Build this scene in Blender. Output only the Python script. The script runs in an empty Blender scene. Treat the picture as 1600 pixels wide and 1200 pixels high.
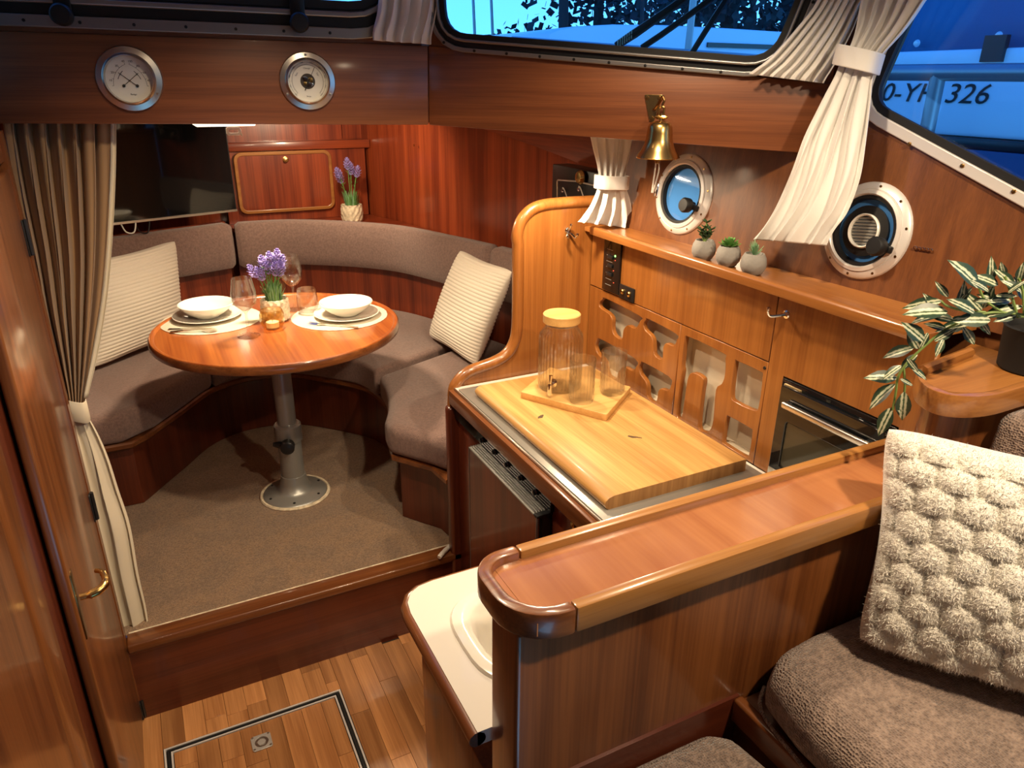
import bpy, bmesh, math, random
from mathutils import Vector, Matrix, noise
random.seed(11)
sc = bpy.context.scene
COL = sc.collection
V = Vector
PI = math.pi

# ---------------------------------------------------------------- camera
# camera 1.6 m above the galley sole, X = starboard, Y = bow
RX = V((0.89276, -0.16549, 0.41842)); RY = V((-0.44994, -0.34578, 0.82340))
RX.normalize(); RY = (RY - RX * RX.dot(RY)).normalized(); RZ = RX.cross(RY) * -1
if RZ.y > 0: RZ = -RZ
ROT = Matrix((RX, RY, RZ))
CAM = V((0, 0, 1.6)); FPX = 1147.0
cd = bpy.data.cameras.new('camera'); cam = bpy.data.objects.new('camera', cd); COL.objects.link(cam)
cd.sensor_width = 36; cd.lens = FPX / 1600 * 36; cd.clip_start = .02; cd.clip_end = 300
right, down, fwd = ROT.col[0], ROT.col[1], ROT.col[2]
m = Matrix.Identity(4)
for i in range(3): m[i][0] = right[i]; m[i][1] = -down[i]; m[i][2] = -fwd[i]; m[i][3] = CAM[i]
cam.matrix_world = m; sc.camera = cam

def ray(px, py): return ROT @ V((px - 800, py - 600, FPX)).normalized()
def onz(px, py, z): r = ray(px, py); return CAM + r * ((z - CAM.z) / r.z)
def onx(px, py, x): r = ray(px, py); return CAM + r * ((x - CAM.x) / r.x)
def ony(px, py, y): r = ray(px, py); return CAM + r * ((y - CAM.y) / r.y)
def onp(px, py, p, n): r = ray(px, py); return CAM + r * ((V(p) - CAM).dot(n) / r.dot(n))

# ---------------------------------------------------------------- light and exposure
w = bpy.data.worlds.new('dusk_sky'); sc.world = w; w.use_nodes = True
nt = w.node_tree; bg = nt.nodes['Background']
tc = nt.nodes.new('ShaderNodeTexCoord'); sx = nt.nodes.new('ShaderNodeSeparateXYZ'); cr = nt.nodes.new('ShaderNodeValToRGB')
nt.links.new(tc.outputs['Generated'], sx.inputs[0]); nt.links.new(sx.outputs['Z'], cr.inputs[0]); nt.links.new(cr.outputs[0], bg.inputs[0])
cr.color_ramp.elements[0].color = (.22, .58, .95, 1); cr.color_ramp.elements[0].position = 0
cr.color_ramp.elements[1].color = (.03, .16, .55, 1); cr.color_ramp.elements[1].position = .6
bg.inputs[1].default_value = 2.2
sc.view_settings.view_transform = 'Standard'; sc.view_settings.look = 'None'
sc.view_settings.exposure = 0.35; sc.view_settings.gamma = 1.0; sc.view_settings.use_curve_mapping = False
WARM = (1.0, .78, .52)
def spot(name, loc, target, power, size=100, blend=.5, r=.03, col=WARM):
    l = bpy.data.lights.new(name, 'SPOT'); l.energy = power; l.color = col; l.spot_size = math.radians(size); l.spot_blend = blend; l.shadow_soft_size = r
    o = bpy.data.objects.new(name, l); COL.objects.link(o); o.location = loc
    o.rotation_euler = (V(target) - V(loc)).to_track_quat('-Z', 'Y').to_euler(); return o
def area(name, loc, target, power, sx_, sy_, col=WARM):
    l = bpy.data.lights.new(name, 'AREA'); l.energy = power; l.color = col; l.shape = 'RECTANGLE'; l.size = sx_; l.size_y = sy_
    o = bpy.data.objects.new(name, l); COL.objects.link(o); o.location = loc
    o.rotation_euler = (V(target) - V(loc)).to_track_quat('-Z', 'Y').to_euler(); return o
spot('downlight_galley', (.74, 1.00, 1.96), (.90, 1.20, .8), 24, 120, .8)
spot('header_lamp', (.925, 1.615, 1.452), (.925, 1.53, .8), 13, 160, .5, .02)
spot('downlight_sofa', (.86, .10, 1.96), (.85, .50, .8), 43, 130, .7)
spot('downlight_entry', (.27, 1.28, 1.96), (.20, 1.45, 0), 31, 120, .7)
area('lamp_dinette', (.36, 2.40, 1.475), (.36, 2.40, 0), 17.5, .16, .05)
spot('downlight_cabinet', (.72, 3.05, 1.47), (1.00, 3.70, 1.0), 14, 150, .6)

# ---------------------------------------------------------------- materials
def nodes(name):
    mt = bpy.data.materials.new(name); mt.use_nodes = True
    return mt, mt.node_tree, mt.node_tree.nodes['Principled BSDF']
def setp(b, **k):
    for n, v in k.items(): b.inputs[n.replace('_', ' ')].default_value = v
def c4(c): return (c[0], c[1], c[2], 1)
def plain(name, col, rough=.5, metal=0., coat=0., emit=None, bump=0, bscale=200, trans=0, ior=1.45, var=0, vscale=8, sheen=0):
    mt, t, b = nodes(name)
    setp(b, Base_Color=c4(col), Roughness=rough, Metallic=metal, Coat_Weight=coat, Transmission_Weight=trans, IOR=ior)
    if sheen: setp(b, Sheen_Weight=sheen)
    if emit: setp(b, Emission_Color=c4(emit[0]), Emission_Strength=emit[1])
    if bump or var:
        tc = t.nodes.new('ShaderNodeTexCoord')
        if bump:
            n = t.nodes.new('ShaderNodeTexNoise'); n.inputs['Scale'].default_value = bscale; n.inputs['Detail'].default_value = 3
            bp = t.nodes.new('ShaderNodeBump'); bp.inputs['Strength'].default_value = bump; bp.inputs['Distance'].default_value = .004
            t.links.new(tc.outputs['Object'], n.inputs[0]); t.links.new(n.outputs[0], bp.inputs['Height']); t.links.new(bp.outputs[0], b.inputs['Normal'])
        if var:
            n = t.nodes.new('ShaderNodeTexNoise'); n.inputs['Scale'].default_value = vscale; n.inputs['Detail'].default_value = 4
            r = t.nodes.new('ShaderNodeValToRGB'); r.color_ramp.elements[0].position = .3; r.color_ramp.elements[1].position = .7
            r.color_ramp.elements[0].color = c4([x * (1 - var) for x in col]); r.color_ramp.elements[1].color = c4([min(1, x * (1 + var)) for x in col])
            t.links.new(tc.outputs['Object'], n.inputs[0]); t.links.new(n.outputs[0], r.inputs[0]); t.links.new(r.outputs[0], b.inputs['Base Color'])
    return mt
def wood(name, dark, light, axis='z', across=26, along=.9, rough=.33, coat=.5, fine=1.0, rnd=0., bumps=.05):
    """striped, varnished hardwood; axis = grain direction in object space"""
    mt, t, b = nodes(name); L = t.links
    tc = t.nodes.new('ShaderNodeTexCoord'); mp = t.nodes.new('ShaderNodeMapping')
    s1 = [across] * 3; s1['xyz'.index(axis)] = along; mp.inputs['Scale'].default_value = s1
    L.new(tc.outputs['Object'], mp.inputs[0])
    src = mp.outputs[0]
    if rnd:
        oi = t.nodes.new('ShaderNodeObjectInfo'); ad = t.nodes.new('ShaderNodeVectorMath'); ad.operation = 'ADD'
        ml = t.nodes.new('ShaderNodeMath'); ml.operation = 'MULTIPLY'; ml.inputs[1].default_value = 57.
        L.new(oi.outputs['Random'], ml.inputs[0]); L.new(mp.outputs[0], ad.inputs[0]); L.new(ml.outputs[0], ad.inputs[1]); src = ad.outputs[0]
    n1 = t.nodes.new('ShaderNodeTexNoise'); n1.inputs['Scale'].default_value = 1; n1.inputs['Detail'].default_value = 3; n1.inputs['Distortion'].default_value = .25; L.new(src, n1.inputs[0])
    mp2 = t.nodes.new('ShaderNodeMapping'); s2 = [9.] * 3; s2['xyz'.index(axis)] = 4.; mp2.inputs['Scale'].default_value = s2; L.new(src, mp2.inputs[0])
    n2 = t.nodes.new('ShaderNodeTexNoise'); n2.inputs['Scale'].default_value = 1; n2.inputs['Detail'].default_value = 3; L.new(mp2.outputs[0], n2.inputs[0])
    mx = t.nodes.new('ShaderNodeMath'); mx.operation = 'MULTIPLY_ADD'; mx.inputs[1].default_value = .45 * fine
    L.new(n2.outputs[0], mx.inputs[0]); L.new(n1.outputs[0], mx.inputs[2])
    r = t.nodes.new('ShaderNodeValToRGB'); e = r.color_ramp.elements
    e[0].position = .45 + .1 * fine; e[0].color = c4(dark); e[1].position = .72 + .22 * fine; e[1].color = c4(light)
    L.new(mx.outputs[0], r.inputs[0])
    out = r.outputs[0]
    if rnd:
        hs = t.nodes.new('ShaderNodeHueSaturation'); mr = t.nodes.new('ShaderNodeMapRange'); mr.inputs['To Min'].default_value = 1 - rnd; mr.inputs['To Max'].default_value = 1 + rnd
        L.new(oi.outputs['Random'], mr.inputs[0]); L.new(mr.outputs[0], hs.inputs['Value']); L.new(out, hs.inputs['Color']); out = hs.outputs[0]
    L.new(out, b.inputs['Base Color'])
    setp(b, Roughness=rough, Coat_Weight=coat, Coat_Roughness=.12)
    bp = t.nodes.new('ShaderNodeBump'); bp.inputs['Strength'].default_value = bumps; bp.inputs['Distance'].default_value = .002
    L.new(n2.outputs[0], bp.inputs['Height']); L.new(bp.outputs[0], b.inputs['Normal'])
    return mt
def weave(name, col, col2, scale=260, strength=.6, sheen=.3, nsc=.12):
    mt, t, b = nodes(name); L = t.links
    tc = t.nodes.new('ShaderNodeTexCoord')
    vo = t.nodes.new('ShaderNodeTexVoronoi'); vo.inputs['Scale'].default_value = scale; vo.inputs['Randomness'].default_value = .55
    no = t.nodes.new('ShaderNodeTexNoise'); no.inputs['Scale'].default_value = scale * nsc; no.inputs['Detail'].default_value = 5
    L.new(tc.outputs['Object'], vo.inputs[0]); L.new(tc.outputs['Object'], no.inputs[0])
    ad = t.nodes.new('ShaderNodeMath'); ad.operation = 'MULTIPLY_ADD'; ad.inputs[1].default_value = .5; L.new(vo.outputs['Distance'], ad.inputs[0]); L.new(no.outputs[0], ad.inputs[2])
    r = t.nodes.new('ShaderNodeValToRGB'); e = r.color_ramp.elements; e[0].position = .5; e[0].color = c4(col2); e[1].position = .95; e[1].color = c4(col)
    L.new(ad.outputs[0], r.inputs[0]); L.new(r.outputs[0], b.inputs['Base Color'])
    bp = t.nodes.new('ShaderNodeBump'); bp.inputs['Strength'].default_value = strength; bp.inputs['Distance'].default_value = .003
    L.new(vo.outputs['Distance'], bp.inputs['Height']); L.new(bp.outputs[0], b.inputs['Normal'])
    setp(b, Roughness=.9, Sheen_Weight=sheen)
    return mt
def facing(t, k, base):
    lw = t.nodes.new('ShaderNodeLayerWeight'); lw.inputs[0].default_value = .5; p = t.nodes.new('ShaderNodeMath'); p.operation = 'POWER'; p.inputs[1].default_value = 3.5
    m_ = t.nodes.new('ShaderNodeMath'); m_.operation = 'MULTIPLY_ADD'; m_.inputs[1].default_value = k; m_.inputs[2].default_value = base
    t.links.new(lw.outputs['Facing'], p.inputs[0]); t.links.new(p.outputs[0], m_.inputs[0]); return m_.outputs[0]
def pane(name, tint=(.75, .9, 1), gloss=.08):
    mt = bpy.data.materials.new(name); mt.use_nodes = True; t = mt.node_tree; t.nodes.clear()
    o = t.nodes.new('ShaderNodeOutputMaterial'); mx = t.nodes.new('ShaderNodeMixShader'); tr = t.nodes.new('ShaderNodeBsdfTransparent'); gl = t.nodes.new('ShaderNodeBsdfGlossy')
    fr = facing(t, .75, .04)
    tr.inputs[0].default_value = c4(tint); gl.inputs['Roughness'].default_value = .02
    t.links.new(fr, mx.inputs[0]); t.links.new(tr.outputs[0], mx.inputs[1]); t.links.new(gl.outputs[0], mx.inputs[2]); t.links.new(mx.outputs[0], o.inputs[0])
    return mt

M = {}
M['mah_z'] = wood('mahogany_upright_grain', (.105, .030, .0085), (.25, .084, .022), 'z')
M['mah_x'] = wood('mahogany_cross_grain', (.11, .032, .009), (.26, .088, .024), 'x')
M['mah_y'] = wood('mahogany_lengthwise_grain', (.11, .032, .009), (.26, .088, .024), 'y')
M['wall_z'] = wood('side_wall_mahogany', (.12, .040, .013), (.20, .070, .021), 'z', 45, 1.2, .4, .35)
M['dk_shade_z'] = wood('dark_shaded_mahogany_upright_grain', (.07, .013, .006), (.16, .033, .012), 'z', 20)  # red mahogany darkened to paint in shade low down; mullion's own dark tone too
M['shade_x'] = wood('shaded_mahogany_cross_grain', (.07, .013, .006), (.15, .032, .012), 'x', 20)  # cross-grain twin, darkened to carry shadow on riser and skirting
M['red_z'] = wood('red_mahogany_upright_grain', (.13, .019, .007), (.33, .062, .018), 'z', 20)
M['red_x'] = wood('red_mahogany_cross_grain', (.13, .019, .007), (.30, .058, .018), 'x', 20)
M['red_y'] = wood('red_mahogany_lengthwise_grain', (.13, .019, .007), (.30, .058, .018), 'y', 20)
M['beam_x'] = wood('beam_mahogany', (.13, .038, .013), (.24, .078, .026), 'x', 38, 1.6, .45, .2, 1.1)
M['gal_z'] = wood('galley_teak_upright_grain', (.22, .072, .014), (.37, .14, .030), 'z', 22, .8)
M['gal_y'] = wood('galley_teak_lengthwise_grain', (.24, .082, .018), (.40, .16, .038), 'y', 30, 1.2)
M['gal_x'] = wood('galley_teak_cross_grain', (.27, .098, .022), (.44, .185, .046), 'x', 30, 1.2)
M['rim_x'] = wood('pale_teak_rim', (.34, .145, .036), (.50, .235, .065), 'x', 34, 1.4, .3, .6)
M['tray_x'] = wood('varnished_tray_panel', (.33, .12, .045), (.44, .18, .07), 'y', 20, 2.2, .22, .8, .6)
M['table'] = wood('table_mahogany', (.27, .062, .013), (.50, .16, .032), 'y', 17, .7, .28, .7)
M['plank'] = wood('parquet_strip', (.33, .135, .045), (.58, .27, .10), 'y', 30, 1.5, .3, .5, 1.0, .24)
M['oak'] = wood('oiled_oak_board', (.44, .22, .062), (.74, .43, .15), 'y', 24, 1.3, .42, .1, .9)
M['oak_end'] = wood('oak_end_grain', (.30, .14, .04), (.46, .24, .08), 'z', 60, 3, .6, 0)
M['bamboo'] = wood('bamboo', (.60, .33, .10), (.74, .46, .17), 'x', 40, 1.2, .4, .2)
M['carpet'] = weave('beige_carpet', (.37, .225, .12), (.17, .095, .046), 420, 1.0, .2, .45)
M['fab'] = weave('taupe_upholstery', (.27, .168, .138), (.16, .097, .082), 420, .6, .3, .3)
M['fab2'] = weave('taupe_sofa_upholstery', (.37, .265, .21), (.16, .108, .085), 300, 1.0, .3, .35)
M['linen'] = plain('cream_ribbed_cotton', (.72, .66, .56), .9, bump=.15, bscale=600, sheen=.2)
M['plush'] = plain('ivory_plush', (.92, .88, .80), .95, bump=.5, bscale=420, sheen=.6)
M['curt_w'] = plain('white_curtain_cloth', (.76, .745, .72), .85, bump=.1, bscale=700, sheen=.2)
M['curt_t'] = plain('taupe_curtain_cloth', (.36, .215, .105), .8, bump=.1, bscale=700, sheen=.2)
M['curt_l'] = plain('cream_curtain_lining', (.70, .62, .47), .85, bump=.05, bscale=700)
M['alu'] = plain('anodised_aluminium', (.30, .29, .29), .38, .8)
M['alu_w'] = plain('white_coated_aluminium', (.72, .69, .67), .35, .25)
M['steel'] = plain('brushed_steel', (.58, .55, .50), .30, 1)
M['satin'] = plain('satin_chrome', (.62, .61, .58), .3, .45)
M['chrome'] = plain('chrome', (.8, .78, .75), .08, 1)
M['brass'] = plain('aged_brass', (.55, .36, .13), .25, 1)
M['brass_d'] = plain('dark_brass', (.32, .19, .07), .3, 1)
M['black'] = plain('black_plastic', (.012, .012, .013), .35)
M['rubber'] = plain('black_rubber', (.008, .008, .009), .55)
M['gloss_black'] = plain('black_glass', (.006, .007, .008), .05, coat=.3)
M['white'] = plain('white_plastic', (.80, .78, .72), .3)
M['dial'] = plain('dial_white', (.78, .75, .68), .5)
M['ink'] = plain('black_ink', (.015, .015, .015), .6)
M['porc'] = plain('cream_porcelain', (.82, .79, .70), .15, coat=.5)
M['sink'] = plain('white_sink_laminate', (.72, .68, .61), .25, coat=.3)
M['greymet'] = plain('grey_painted_metal', (.34, .34, .32), .35, .5)
M['counter'] = plain('stainless_worktop', (.36, .35, .32), .35, .6)
M['beige'] = plain('cupboard_lining', (.64, .56, .43), .7)
M['dark'] = plain('dark_recess', (.02, .014, .01), .7)
M['concrete'] = plain('grey_concrete', (.27, .255, .235), .85, bump=.2, bscale=150, var=.12, vscale=30)
def thin_glass(name, tint, k):
    mt = bpy.data.materials.new(name); mt.use_nodes = True; t = mt.node_tree; b = t.nodes['Principled BSDF']; o = t.nodes['Material Output']
    setp(b, Base_Color=c4(tint), Roughness=.0, Transmission_Weight=1, IOR=1.45)
    tr = t.nodes.new('ShaderNodeBsdfTransparent'); tr.inputs[0].default_value = c4(tint); gl = t.nodes.new('ShaderNodeBsdfGlossy'); gl.inputs['Roughness'].default_value = .03
    fr = facing(t, .95, .06); m1 = t.nodes.new('ShaderNodeMixShader'); m2 = t.nodes.new('ShaderNodeMixShader'); m2.inputs[0].default_value = k
    t.links.new(fr, m1.inputs[0]); t.links.new(tr.outputs[0], m1.inputs[1]); t.links.new(gl.outputs[0], m1.inputs[2])
    t.links.new(m1.outputs[0], m2.inputs[1]); t.links.new(b.outputs[0], m2.inputs[2]); t.links.new(m2.outputs[0], o.inputs[0]); return mt
M['glass'] = thin_glass('clear_glass', (.99, .99, .99), .14)
M['water'] = thin_glass('ribbed_glass', (.992, .992, .985), .14)
M['pane'] = pane('window_pane', (.62, .84, 1.0))
M['pane_d'] = pane('porthole_pane', (.30, .58, .95))
M['leaf_g'] = plain('green_leaf', (.11, .26, .06), .5, var=.35, vscale=30)
M['leaf_s'] = plain('silvery_green_leaf', (.20, .38, .20), .55, var=.3, vscale=40)
M['leaf_d'] = plain('dark_succulent_leaf', (.045, .09, .035), .45, var=.3, vscale=40)
M['lav'] = plain('lavender_petal', (.33, .27, .62), .7, var=.35, vscale=70)
M['stem'] = plain('green_stem', (.17, .25, .06), .6)
M['straw'] = plain('woven_straw', (.72, .62, .45), .8, var=.3, vscale=60, bump=.3, bscale=300)
M['wax'] = plain('white_wax', (.85, .80, .68), .5)
M['amber'] = thin_glass('amber_glass', (1, .90, .70), .06)
M['rope'] = plain('white_rope', (.75, .70, .62), .9, bump=.6, bscale=250)
M['hull'] = plain('white_gelcoat', (.72, .76, .80), .3)
M['canvas'] = plain('blue_canvas', (.03, .12, .24), .85, bump=.3, bscale=9)
M['tree'] = plain('dark_foliage', (.015, .035, .04), .9)
M['bark'] = plain('bark', (.03, .03, .03), .9)
def led(name, col, s):
    return plain(name, col, .4, emit=(col, s))
M['led_g'] = led('green_led', (.2, 1, .15), 3); M['led_r'] = led('red_led', (1, .1, .05), 1.0)
M['lampw'] = plain('lamp_diffuser', (.9, .85, .75), .4, emit=((1, .85, .6), 2.0))

# ---------------------------------------------------------------- builders
def W(o):
    p = V((0, 0, 0))
    while o: p += o.location; o = o.parent
    return p
def tag(o, label=None, cat=None, group=None, kind=None):
    if label: o['label'] = label
    if cat: o['category'] = cat
    if group: o['group'] = group
    if kind: o['kind'] = kind
    return o
def thing(name, label, cat, loc=(0, 0, 0), group=None):
    o = bpy.data.objects.new(name, None); COL.objects.link(o); o.location = loc; o.empty_display_size = .05
    return tag(o, label, cat, group)
def link(name, me, mt, parent=None, origin=None):
    """mesh in world space -> object whose origin is its base centre"""
    o = bpy.data.objects.new(name, me); COL.objects.link(o)
    if mt is not None:
        me.materials.clear(); me.materials.append(M[mt] if isinstance(mt, str) else mt)
    if origin is None:
        if len(me.vertices):
            lo = V([min(v.co[i] for v in me.vertices) for i in range(3)]); hi = V([max(v.co[i] for v in me.vertices) for i in range(3)])
            origin = V(((lo.x + hi.x) / 2, (lo.y + hi.y) / 2, lo.z))
        else: origin = V((0, 0, 0))
    origin = V(origin); me.transform(Matrix.Translation(-origin))
    if parent: o.parent = parent; o.location = origin - W(parent)
    else: o.location = origin
    return o
def copy_tree(o, parent=None):
    c = o.copy(); COL.objects.link(c); c.parent = parent
    for ch in o.children: copy_tree(ch, c)
    return c
class MB:
    def __init__(s): s.v = []; s.f = []
    def add(s, vs, fs):
        k = len(s.v); s.v += [tuple(v) for v in vs]; s.f += [tuple(i + k for i in f) for f in fs]; return s
    def box(s, p0, p1):
        x0, y0, z0 = p0; x1, y1, z1 = p1
        return s.add([(x0, y0, z0), (x1, y0, z0), (x1, y1, z0), (x0, y1, z0), (x0, y0, z1), (x1, y0, z1), (x1, y1, z1), (x0, y1, z1)],
                     [(0, 3, 2, 1), (4, 5, 6, 7), (0, 1, 5, 4), (1, 2, 6, 5), (2, 3, 7, 6), (3, 0, 4, 7)])
    def hexa(s, b, t):
        """two quads (lists of 4 points) joined into a solid"""
        return s.add(list(b) + list(t), [(0, 3, 2, 1), (4, 5, 6, 7), (0, 1, 5, 4), (1, 2, 6, 5), (2, 3, 7, 6), (3, 0, 4, 7)])
    def loft(s, a, b):
        """two equal polygons joined into a prism"""
        n = len(a); return s.add(list(a) + list(b), [tuple(range(n))[::-1], tuple(range(n, 2 * n))] + [(i, (i + 1) % n, n + (i + 1) % n, n + i) for i in range(n)])
    def prism(s, poly, axis, a, b):
        f = {'z': lambda p, t: (p[0], p[1], t), 'y': lambda p, t: (p[0], t, p[1]), 'x': lambda p, t: (t, p[0], p[1])}[axis]
        return s.loft([f(p, a) for p in poly], [f(p, b) for p in poly])
    def tube(s, pts, r, n=8, closed=False, flat=1.0):
        pts = [V(p) for p in pts]; k = len(pts); rs = r if isinstance(r, (list, tuple)) else [r] * k
        vs = []; up = V((0, 0, 1)); prev = None
        for i, p in enumerate(pts):
            a = pts[(i - 1) % k] if (closed or i > 0) else p; b = pts[(i + 1) % k] if (closed or i < k - 1) else p
            d = (b - a).normalized()
            if prev is None:
                u = d.cross(up if abs(d.z) < .95 else V((1, 0, 0))).normalized()
            else:
                u = (prev - d * prev.dot(d)).normalized()
            prev = u; w_ = d.cross(u)
            for j in range(n):
                t = 2 * PI * j / n; vs.append(p + (u * math.cos(t) + w_ * math.sin(t) * flat) * rs[i])
        fs = []
        for i in range(k if closed else k - 1):
            for j in range(n):
                a = i * n + j; b = i * n + (j + 1) % n; c = ((i + 1) % k) * n + (j + 1) % n; d = ((i + 1) % k) * n + j; fs.append((a, b, c, d))
        if not closed: fs += [tuple(range(n))[::-1], tuple(range((k - 1) * n, k * n))]
        return s.add(vs, fs)
    def lathe(s, prof, c=(0, 0, 0), n=28, mat=None, mod=None, close=False):
        """profile [(r,z)] turned about z; mat rotates the result; mod(r,ang,z)->r"""
        vs = []; c = V(c)
        for r, z in prof:
            for j in range(n):
                t = 2 * PI * j / n; rr = mod(r, t, z) if mod else r
                p = V((rr * math.cos(t), rr * math.sin(t), z)); vs.append(c + (mat @ p if mat else p))
        k = len(prof); fs = []
        for i in range(k - 1 + (1 if close else 0)):
            for j in range(n):
                i2 = (i + 1) % k
                fs.append((i * n + j, i * n + (j + 1) % n, i2 * n + (j + 1) % n, i2 * n + j))
        if not close:
            if prof[0][0] > 1e-5: fs.append(tuple(range(n))[::-1])
            if prof[-1][0] > 1e-5: fs.append(tuple(range((k - 1) * n, k * n)))
        return s.add(vs, fs)
    def grid(s, nu, nv, fn, cu=False, cv=False):
        vs = [fn(i / (nu if cu else nu - 1), j / (nv if cv else nv - 1)) for i in range(nu) for j in range(nv)]
        fs = [(i * nv + j, ((i + 1) % nu) * nv + j, ((i + 1) % nu) * nv + (j + 1) % nv, i * nv + (j + 1) % nv)
              for i in range(nu if cu else nu - 1) for j in range(nv if cv else nv - 1)]
        return s.add(vs, fs)
    def mesh(s, name, bevel=0, seg=2, smooth=True, merge=True, ang=35, solid=0):
        me = bpy.data.meshes.new(name); me.from_pydata(s.v, [], s.f)
        bm = bmesh.new(); bm.from_mesh(me)
        if merge: bmesh.ops.remove_doubles(bm, verts=bm.verts, dist=1e-6)
        bmesh.ops.recalc_face_normals(bm, faces=bm.faces)
        if bevel:
            ed = [e for e in bm.edges if len(e.link_faces) == 2 and e.calc_face_angle(0) > math.radians(ang)]
            bmesh.ops.bevel(bm, geom=ed, offset=bevel, segments=seg, profile=.5, affect='EDGES', clamp_overlap=True)
        bm.to_mesh(me); bm.free()
        if smooth:
            for p in me.polygons: p.use_smooth = True
            try: me.set_sharp_from_angle(angle=math.radians(40))
            except Exception: pass
        return me
    def build(s, name, mt, parent=None, bevel=0, seg=2, smooth=True, origin=None, merge=True, ang=35, solid=0):
        o = link(name, s.mesh(name, bevel, seg, smooth, merge, ang), mt, parent, origin)
        if solid: md = o.modifiers.new('cloth_thickness', 'SOLIDIFY'); md.thickness = solid; md.offset = 0
        return o
def basis(o, u, v, n=None):
    """matrix taking (a,b,c) to o + a u + b v + c n"""
    u = V(u).normalized(); v = V(v).normalized(); n = V(n).normalized() if n else u.cross(v)
    m_ = Matrix.Identity(4)
    for i in range(3): m_[i][0] = u[i]; m_[i][1] = v[i]; m_[i][2] = n[i]; m_[i][3] = o[i]
    return m_
def from_curve(cu, M4, name):
    ob = bpy.data.objects.new('tmp', cu); COL.objects.link(ob)
    dg = bpy.context.evaluated_depsgraph_get(); me = bpy.data.meshes.new_from_object(ob.evaluated_get(dg)); bpy.data.objects.remove(ob)
    me.name = name; me.transform(M4); return me
def plate(name, outer, holes, thick, M4, mt, parent=None, bev=.0):
    """flat board with holes; outline in the (u,v) of M4, thickness along +n"""
    cu = bpy.data.curves.new(name, 'CURVE'); cu.dimensions = '2D'; cu.fill_mode = 'BOTH'; cu.extrude = thick / 2 - bev; cu.bevel_depth = bev; cu.bevel_resolution = 2
    cu.offset = -bev
    for poly in [outer] + list(holes):
        sp = cu.splines.new('POLY'); sp.points.add(len(poly) - 1); sp.use_cyclic_u = True
        for i, p in enumerate(poly): sp.points[i].co = (p[0], p[1], 0, 1)
    me = from_curve(cu, M4 @ Matrix.Translation((0, 0, thick / 2)), name)
    if M4.determinant() < 0: me.flip_normals()
    return link(name, me, mt, parent)
def text(s_, size, M4, mt, parent, name='lettering', shear=0, extr=.0003, align='CENTER', xs=1.0):
    cu = bpy.data.curves.new(name, 'FONT'); cu.body = s_; cu.size = size; cu.shear = shear; cu.extrude = extr; cu.align_x = align; cu.align_y = 'CENTER'; cu.resolution_u = 3
    me = from_curve(cu, M4 @ Matrix.Diagonal((xs, 1, 1, 1)), name)
    return link(name, me, mt, parent)
def rrect(w_, h_, r, n=6, cx=0, cy=0):
    out = []
    for sx_, sy_, a0 in ((1, -1, -90), (1, 1, 0), (-1, 1, 90), (-1, -1, 180)):
        for i in range(n + 1):
            a = math.radians(a0 + 90 * i / n); out.append((cx + sx_ * (w_ / 2 - r) + r * math.cos(a), cy + sy_ * (h_ / 2 - r) + r * math.sin(a)))
    return out
def spline(pts, n=6, closed=False):
    """Catmull-Rom through points"""
    pts = [V(p) for p in pts]; k = len(pts); out = []
    for i in range(k if closed else k - 1):
        g = lambda j: pts[j % k] if closed else pts[max(0, min(k - 1, j))]
        p0, p1, p2, p3 = g(i - 1), g(i), g(i + 1), g(i + 2)
        for q in range(n):
            t = q / n; out.append(.5 * ((2 * p1) + (p2 - p0) * t + (2 * p0 - 5 * p1 + 4 * p2 - p3) * t * t + (3 * p1 - p0 - 3 * p2 + p3) * t ** 3))
    if not closed: out.append(pts[-1])
    return out
def struct(o): o['kind'] = 'structure'; return o
def spin(o, a):
    """turn the object's own axes about z without moving its shape, so the grain follows it"""
    o.data.transform(Matrix.Rotation(-a, 4, 'Z')); o.rotation_euler.z = a; return o
# ================================================================ STRUCTURE
def poly_on(pts, p, n, M4inv):
    out = []
    for q in pts:
        w_ = M4inv @ onp(q[0], q[1], p, n); out.append((w_.x, w_.y))
    return out
# --- saloon sole: parquet strips around a lift-out hatch
HX0, HX1, HY1 = -.155, .282, 1.622      # hatch edges
fl = struct(MB().box((-.24, -.2, -.03), (1.2, 1.79, -.006)).build('floor', 'dark'))
hatch = thing('floor_hatch', 'lift-out parquet floor hatch edged with a double metal strip', 'floor hatch', (.06, 1.35, -.006))
strip_mesh = {}
def strip(x0, x1, y0, y1, parent):
    MB().box((x0 + .0003, y0 + .0003, -.006), (x1 - .0003, y1 - .0003, 0)).build('plank', 'plank', parent, bevel=.0004, seg=1)
pw = .0535
def lay(xa, xb, ya, yb, parent, seed):
    rr = random.Random(seed); i = 0; x = xa
    while x < xb - .004:
        x1 = min(x + pw, xb); y = ya - rr.random() * .3
        while y < yb - .004:
            y1 = y + .22 + rr.random() * .28
            a, b = max(y, ya), min(y1, yb)
            if b - a > .012: strip(x, x1, a, b, parent)
            y = y1
        x = x1
lay(-.215, HX0 - .012, 1.05, 1.765, fl, 1); lay(HX1 + .012, .72, .85, 1.765, fl, 2); lay(HX0 - .012, HX1 + .012, HY1 + .012, 1.765, fl, 3)
lay(HX0 + .012, HX1 - .012, 1.05, HY1 - .012, hatch, 4)
for nm, of, mt_, th in (('outer_edge_strip', .008, 'alu_w', .0045), ('rubber_seal', 0, 'rubber', .006), ('inner_edge_strip', -.008, 'alu_w', .0045)):
    b = MB(); t = th / 2
    b.box((HX0 - of - t, 1.05, -.006), (HX0 - of + t, HY1 + of + t, .0012)).box((HX1 + of - t, 1.05, -.006), (HX1 + of + t, HY1 + of + t, .0012)).box((HX0 - of + t, HY1 + of - t, -.006), (HX1 + of - t, HY1 + of + t, .0012))
    b.build(nm, mt_, hatch)
ca = onz(409, 1160, 0)
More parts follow.
